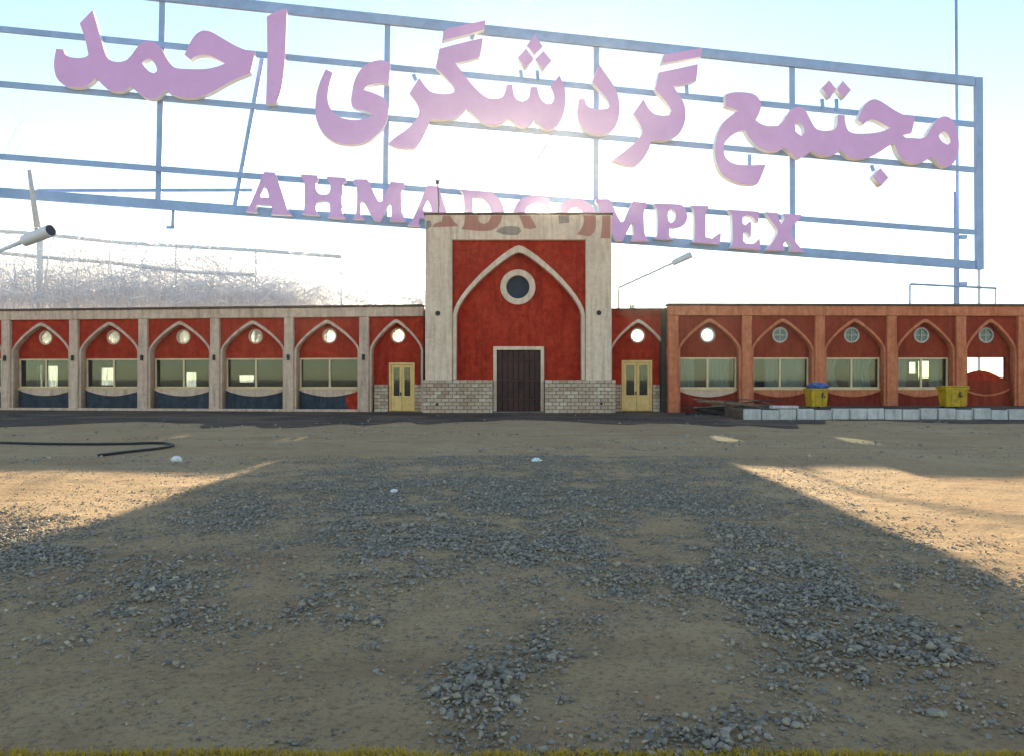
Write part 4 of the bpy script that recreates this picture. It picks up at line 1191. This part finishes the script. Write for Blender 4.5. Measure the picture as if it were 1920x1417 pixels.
# ------------------------------------------------------------------ gravel
def gravel_mat():
    m, nt, out = new_mat('grey_gravel')
    b = N(nt, 'ShaderNodeBsdfPrincipled'); b.inputs['Roughness'].default_value = 0.85
    at_ = N(nt, 'ShaderNodeAttribute'); at_.attribute_name = 'tone'
    c = ramp(nt, at_.outputs['Fac'], [(0.0, (0.15, 0.125, 0.10)), (0.30, (0.30, 0.245, 0.185)), (0.62, (0.40, 0.315, 0.23)), (0.85, (0.50, 0.37, 0.24)), (1.0, (0.66, 0.53, 0.38))])
    w = coords(nt, world_space=True)
    c = mix(nt, ramp(nt, noise(nt, w, 60, 4, 0.7), [(0.4, 0.0), (0.75, 0.5)]), c, (0.07, 0.07, 0.07))
    nt.links.new(c, b.inputs['Base Color'])
    nt.links.new(b.outputs[0], out.inputs[0])
    return m
M['gravel'] = gravel_mat()
def make_gravel():
    r = np.random.default_rng(42)
    # patches: centre (u,v), half sizes in photo pixels, tilt, weight
    P = [(1000, 980, 420, 110, 0.0, 0.85), (1380, 1060, 330, 110, 0.35, 0.7), (1600, 1230, 300, 120, 0.3, 0.75), (900, 960, 330, 75, 0.0, 1.0), (1010, 1010, 220, 75, 0.0, 0.9), (800, 1040, 190, 60, -0.2, 0.7), (1240, 960, 180, 60, 0.2, 0.8),
         (1470, 1060, 200, 48, 0.38, 0.95), (1640, 1150, 190, 55, 0.5, 1.0), (1790, 1090, 130, 80, 0.3, 0.8), (1480, 1230, 190, 60, 0.45, 1.0), (1640, 1300, 170, 50, 0.1, 1.0),
         (1780, 1230, 130, 80, 0.4, 0.7), (880, 1310, 75, 100, 0.2, 1.0), (1000, 1230, 110, 50, -0.3, 0.85), (690, 1190, 70, 45, 0.2, 0.8), (640, 1090, 130, 45, -0.3, 0.8),
         (80, 1030, 150, 50, 0.0, 0.9), (280, 1110, 150, 40, -0.2, 0.75), (330, 1160, 120, 40, 0.0, 0.7), (180, 1190, 160, 50, 0.1, 0.5), (460, 960, 150, 40, -0.15, 0.55), (600, 910, 200, 28, -0.1, 0.7),
         (480, 1380, 120, 40, 0, 0.55), (1130, 1300, 110, 40, 0, 0.35), (1250, 1385, 220, 35, 0, 0.65), (1420, 1370, 150, 45, 0, 0.8), (1080, 900, 250, 35, 0, 0.7),
         (1700, 1000, 150, 25, 0.2, 0.5), (520, 1240, 90, 40, 0.0, 0.35), (1330, 1130, 120, 50, 0.4, 0.6), (60, 1130, 90, 60, 0, 0.5), (1180, 1090, 160, 50, 0.2, 0.6)]
    pts = []
    n = 900000
    d = r.uniform(2.6, 15.0, n); x = r.uniform(-1, 1, n) * d * 0.70
    keep = r.random(n) < d / 15.0       # even per area
    d, x = d[keep], x[keep]
    u = CU + x / d * F; v = CV + EYE * F / d
    dens = np.zeros(len(d))
    for (cu_, cv_, su, sv, t, wt) in P:
        du, dv = u - cu_, v - cv_ - t * (u - cu_)
        dens = np.maximum(dens, wt * np.exp(-((du / su) ** 2 + (dv / sv) ** 2) ** 1.1 * 0.6))
    y = CAMY + d
    nz = vnoise(x, y, 31, 0.55) * 0.45 + vnoise(x, y, 32, 0.17) * 0.35 + vnoise(x * 0.6, y, 33, 0.07) * 0.2
    dens = np.clip(dens * 1.3 * np.clip((nz - 0.24) * 2.6, 0, 1.2), 0, 1)
    dens = np.maximum(dens, np.where(d < 8, 0.17, 0.06) * np.clip((nz - 0.30) * 3, 0, 1))
    lit = (u > 1380) & (v < 880 + 0.42 * (u - 1390))
    dens = np.where(lit, dens * 0.35, dens)
    k = r.random(len(d)) < dens * np.where(d < 5.0, 0.60, 0.74)
    x, y, d, dens = x[k], y[k], d[k], dens[k]
    m = len(x)
    size = r.gamma(1.8, 0.0038, m) + 0.0042
    size = np.minimum(size, 0.040) * np.where(d < 5.5, 1.0, 1.05) * (0.72 + 0.45 * dens)
    t = (1 + 5 ** 0.5) / 2
    ico = np.array([(-1, t, 0), (1, t, 0), (-1, -t, 0), (1, -t, 0), (0, -1, t), (0, 1, t), (0, -1, -t), (0, 1, -t), (t, 0, -1), (t, 0, 1), (-t, 0, -1), (-t, 0, 1)]) / 1.9
    icf = np.array([(0, 11, 5), (0, 5, 1), (0, 1, 7), (0, 7, 10), (0, 10, 11), (1, 5, 9), (5, 11, 4), (11, 10, 2), (10, 7, 6), (7, 1, 8), (3, 9, 4), (3, 4, 2), (3, 2, 6), (3, 6, 8), (3, 8, 9), (4, 9, 5), (2, 4, 11), (6, 2, 10), (8, 6, 7), (9, 8, 1)])
    octa = np.array([(1, 0, 0), (0, 1, 0), (-1, 0, 0), (0, -1, 0), (0, 0, 1), (0, 0, -1)], float) * 1.15
    ocf = np.array([(0, 1, 4), (1, 2, 4), (2, 3, 4), (3, 0, 4), (1, 0, 5), (2, 1, 5), (3, 2, 5), (0, 3, 5)])
    nf = 9000                            # sparse stones across the far yard
    fd = r.uniform(13.5, 31.5, nf); fx = r.uniform(-0.7, 0.7, nf) * fd
    fk = vnoise(fx * 0.35, CAMY + fd, 41, 0.9) + 0.5 * vnoise(fx, CAMY + fd, 42, 0.3) > 0.83
    fk &= ~((fx > kx_start - 0.1) & (CAMY + fd > ky - 0.1))
    fx, fd = fx[fk], fd[fk]
    x = np.concatenate([x, fx]); y = np.concatenate([y, CAMY + fd]); d = np.concatenate([d, fd])
    dens = np.concatenate([dens, np.zeros(len(fx))]); size = np.concatenate([size, r.gamma(2.0, 0.008, len(fx)) + 0.012])
    CO, FC, TN, off = [], [], [], 0
    big = (size > 0.0115) & (d < 9)
    for sel, base, fc in ((big, ico, icf), (~big, octa, ocf)):
        xs, ys, ss, dn = x[sel], y[sel], size[sel], dens[sel]
        mm = len(xs); nv = len(base)
        var = np.stack([base * r.uniform(0.5, 1.4, (nv, 1)) * np.array([1.0, r.uniform(.55, .95), r.uniform(.35, .75)]) for _ in range(32)])
        B = var[r.integers(0, 32, mm)] * ss[:, None, None]
        a = r.uniform(0, 2 * np.pi, mm); ca, sa = np.cos(a)[:, None], np.sin(a)[:, None]
        tl = r.normal(0, 0.45, mm); ct, st_ = np.cos(tl)[:, None], np.sin(tl)[:, None]
        X, Y, Z = B[:, :, 0], B[:, :, 1], B[:, :, 2]
        X, Z = X * ct - Z * st_, X * st_ + Z * ct
        X, Y = X * ca - Y * sa, X * sa + Y * ca
        gz = ground_h(xs, ys)
        pile = dn * r.random(mm) * 0.022
        CO.append(np.stack([X + xs[:, None], Y + ys[:, None], Z + (gz + ss * 0.02 + pile)[:, None]], 2).reshape(-1, 3))
        FC.append((fc[None] + (np.arange(mm) * nv)[:, None, None]).reshape(-1, 3) + off)
        TN.append(np.repeat(np.clip(r.beta(1.5, 2.2, mm), 0, 1), nv))
        off += mm * nv
    co, f, tone = np.concatenate(CO), np.concatenate(FC), np.concatenate(TN)
    me = bpy.data.meshes.new('gravel')
    me.vertices.add(len(co)); me.vertices.foreach_set('co', co.ravel())
    me.loops.add(f.size); me.loops.foreach_set('vertex_index', f.ravel())
    me.polygons.add(len(f)); me.polygons.foreach_set('loop_start', np.arange(len(f)) * 3)
    at_ = me.attributes.new('tone', 'FLOAT', 'POINT'); at_.data.foreach_set('value', tone.astype(np.float32))
    me.update()
    print('gravel stones', m, 'tris', len(f))
    return tag(link('gravel', me, M['gravel']), 'patches of grey crushed gravel strewn over the yard', kind='stuff')
make_gravel()

# grass standing in for a yellow border line at the near edge
def border_strip():
    r = np.random.default_rng(8)
    V, Fc = [], []; k = 0
    for i in range(15000):
        d = r.uniform(2.85, 3.13); x = r.uniform(-1, 1) * 2.3
        y = CAMY + d; z = float(ground_h(np.array([x]), np.array([y]))[0])
        h = r.uniform(0.008, 0.030); a = r.uniform(0, 6.28); w = 0.004
        lx, ly = r.normal(0, 0.6) * h, r.normal(0, 0.6) * h
        c, s = math.cos(a) * w, math.sin(a) * w
        V += [(x - c, y - s, z), (x + c, y + s, z), (x + lx, y + ly, z + h)]
        Fc.append((k, k + 1, k + 2)); k += 3
    me = bpy.data.meshes.new('border_blades'); me.from_pydata(V, [], Fc); me.update()
    M['border_blades'] = translucent('yellow_green_border', (0.60, 0.40, 0.05), (0.55, 0.40, 0.06), 0.4)
    return tag(link('border_blades', me, M['border_blades']), 'added strip for a yellow green border line, built of grass at the near edge of the yard', kind='stuff')
border_strip()

# ------------------------------------------------------------------ sunlit dusty air
mh, nth, oh = new_mat('dusty_air')
pv = N(nth, 'ShaderNodeVolumePrincipled')
pv.inputs['Color'].default_value = (0.97, 0.98, 1.0, 1)
pv.inputs['Density'].default_value = 0.00017
pv.inputs['Anisotropy'].default_value = 0.87
nth.links.new(pv.outputs[0], oh.inputs['Volume'])
hz = MB().box(-610, 610, -610, 610, -1.0, 32.0).build('haze', mh)
tag(hz, 'thin pale dust haze in the air over the yard', kind='stuff')
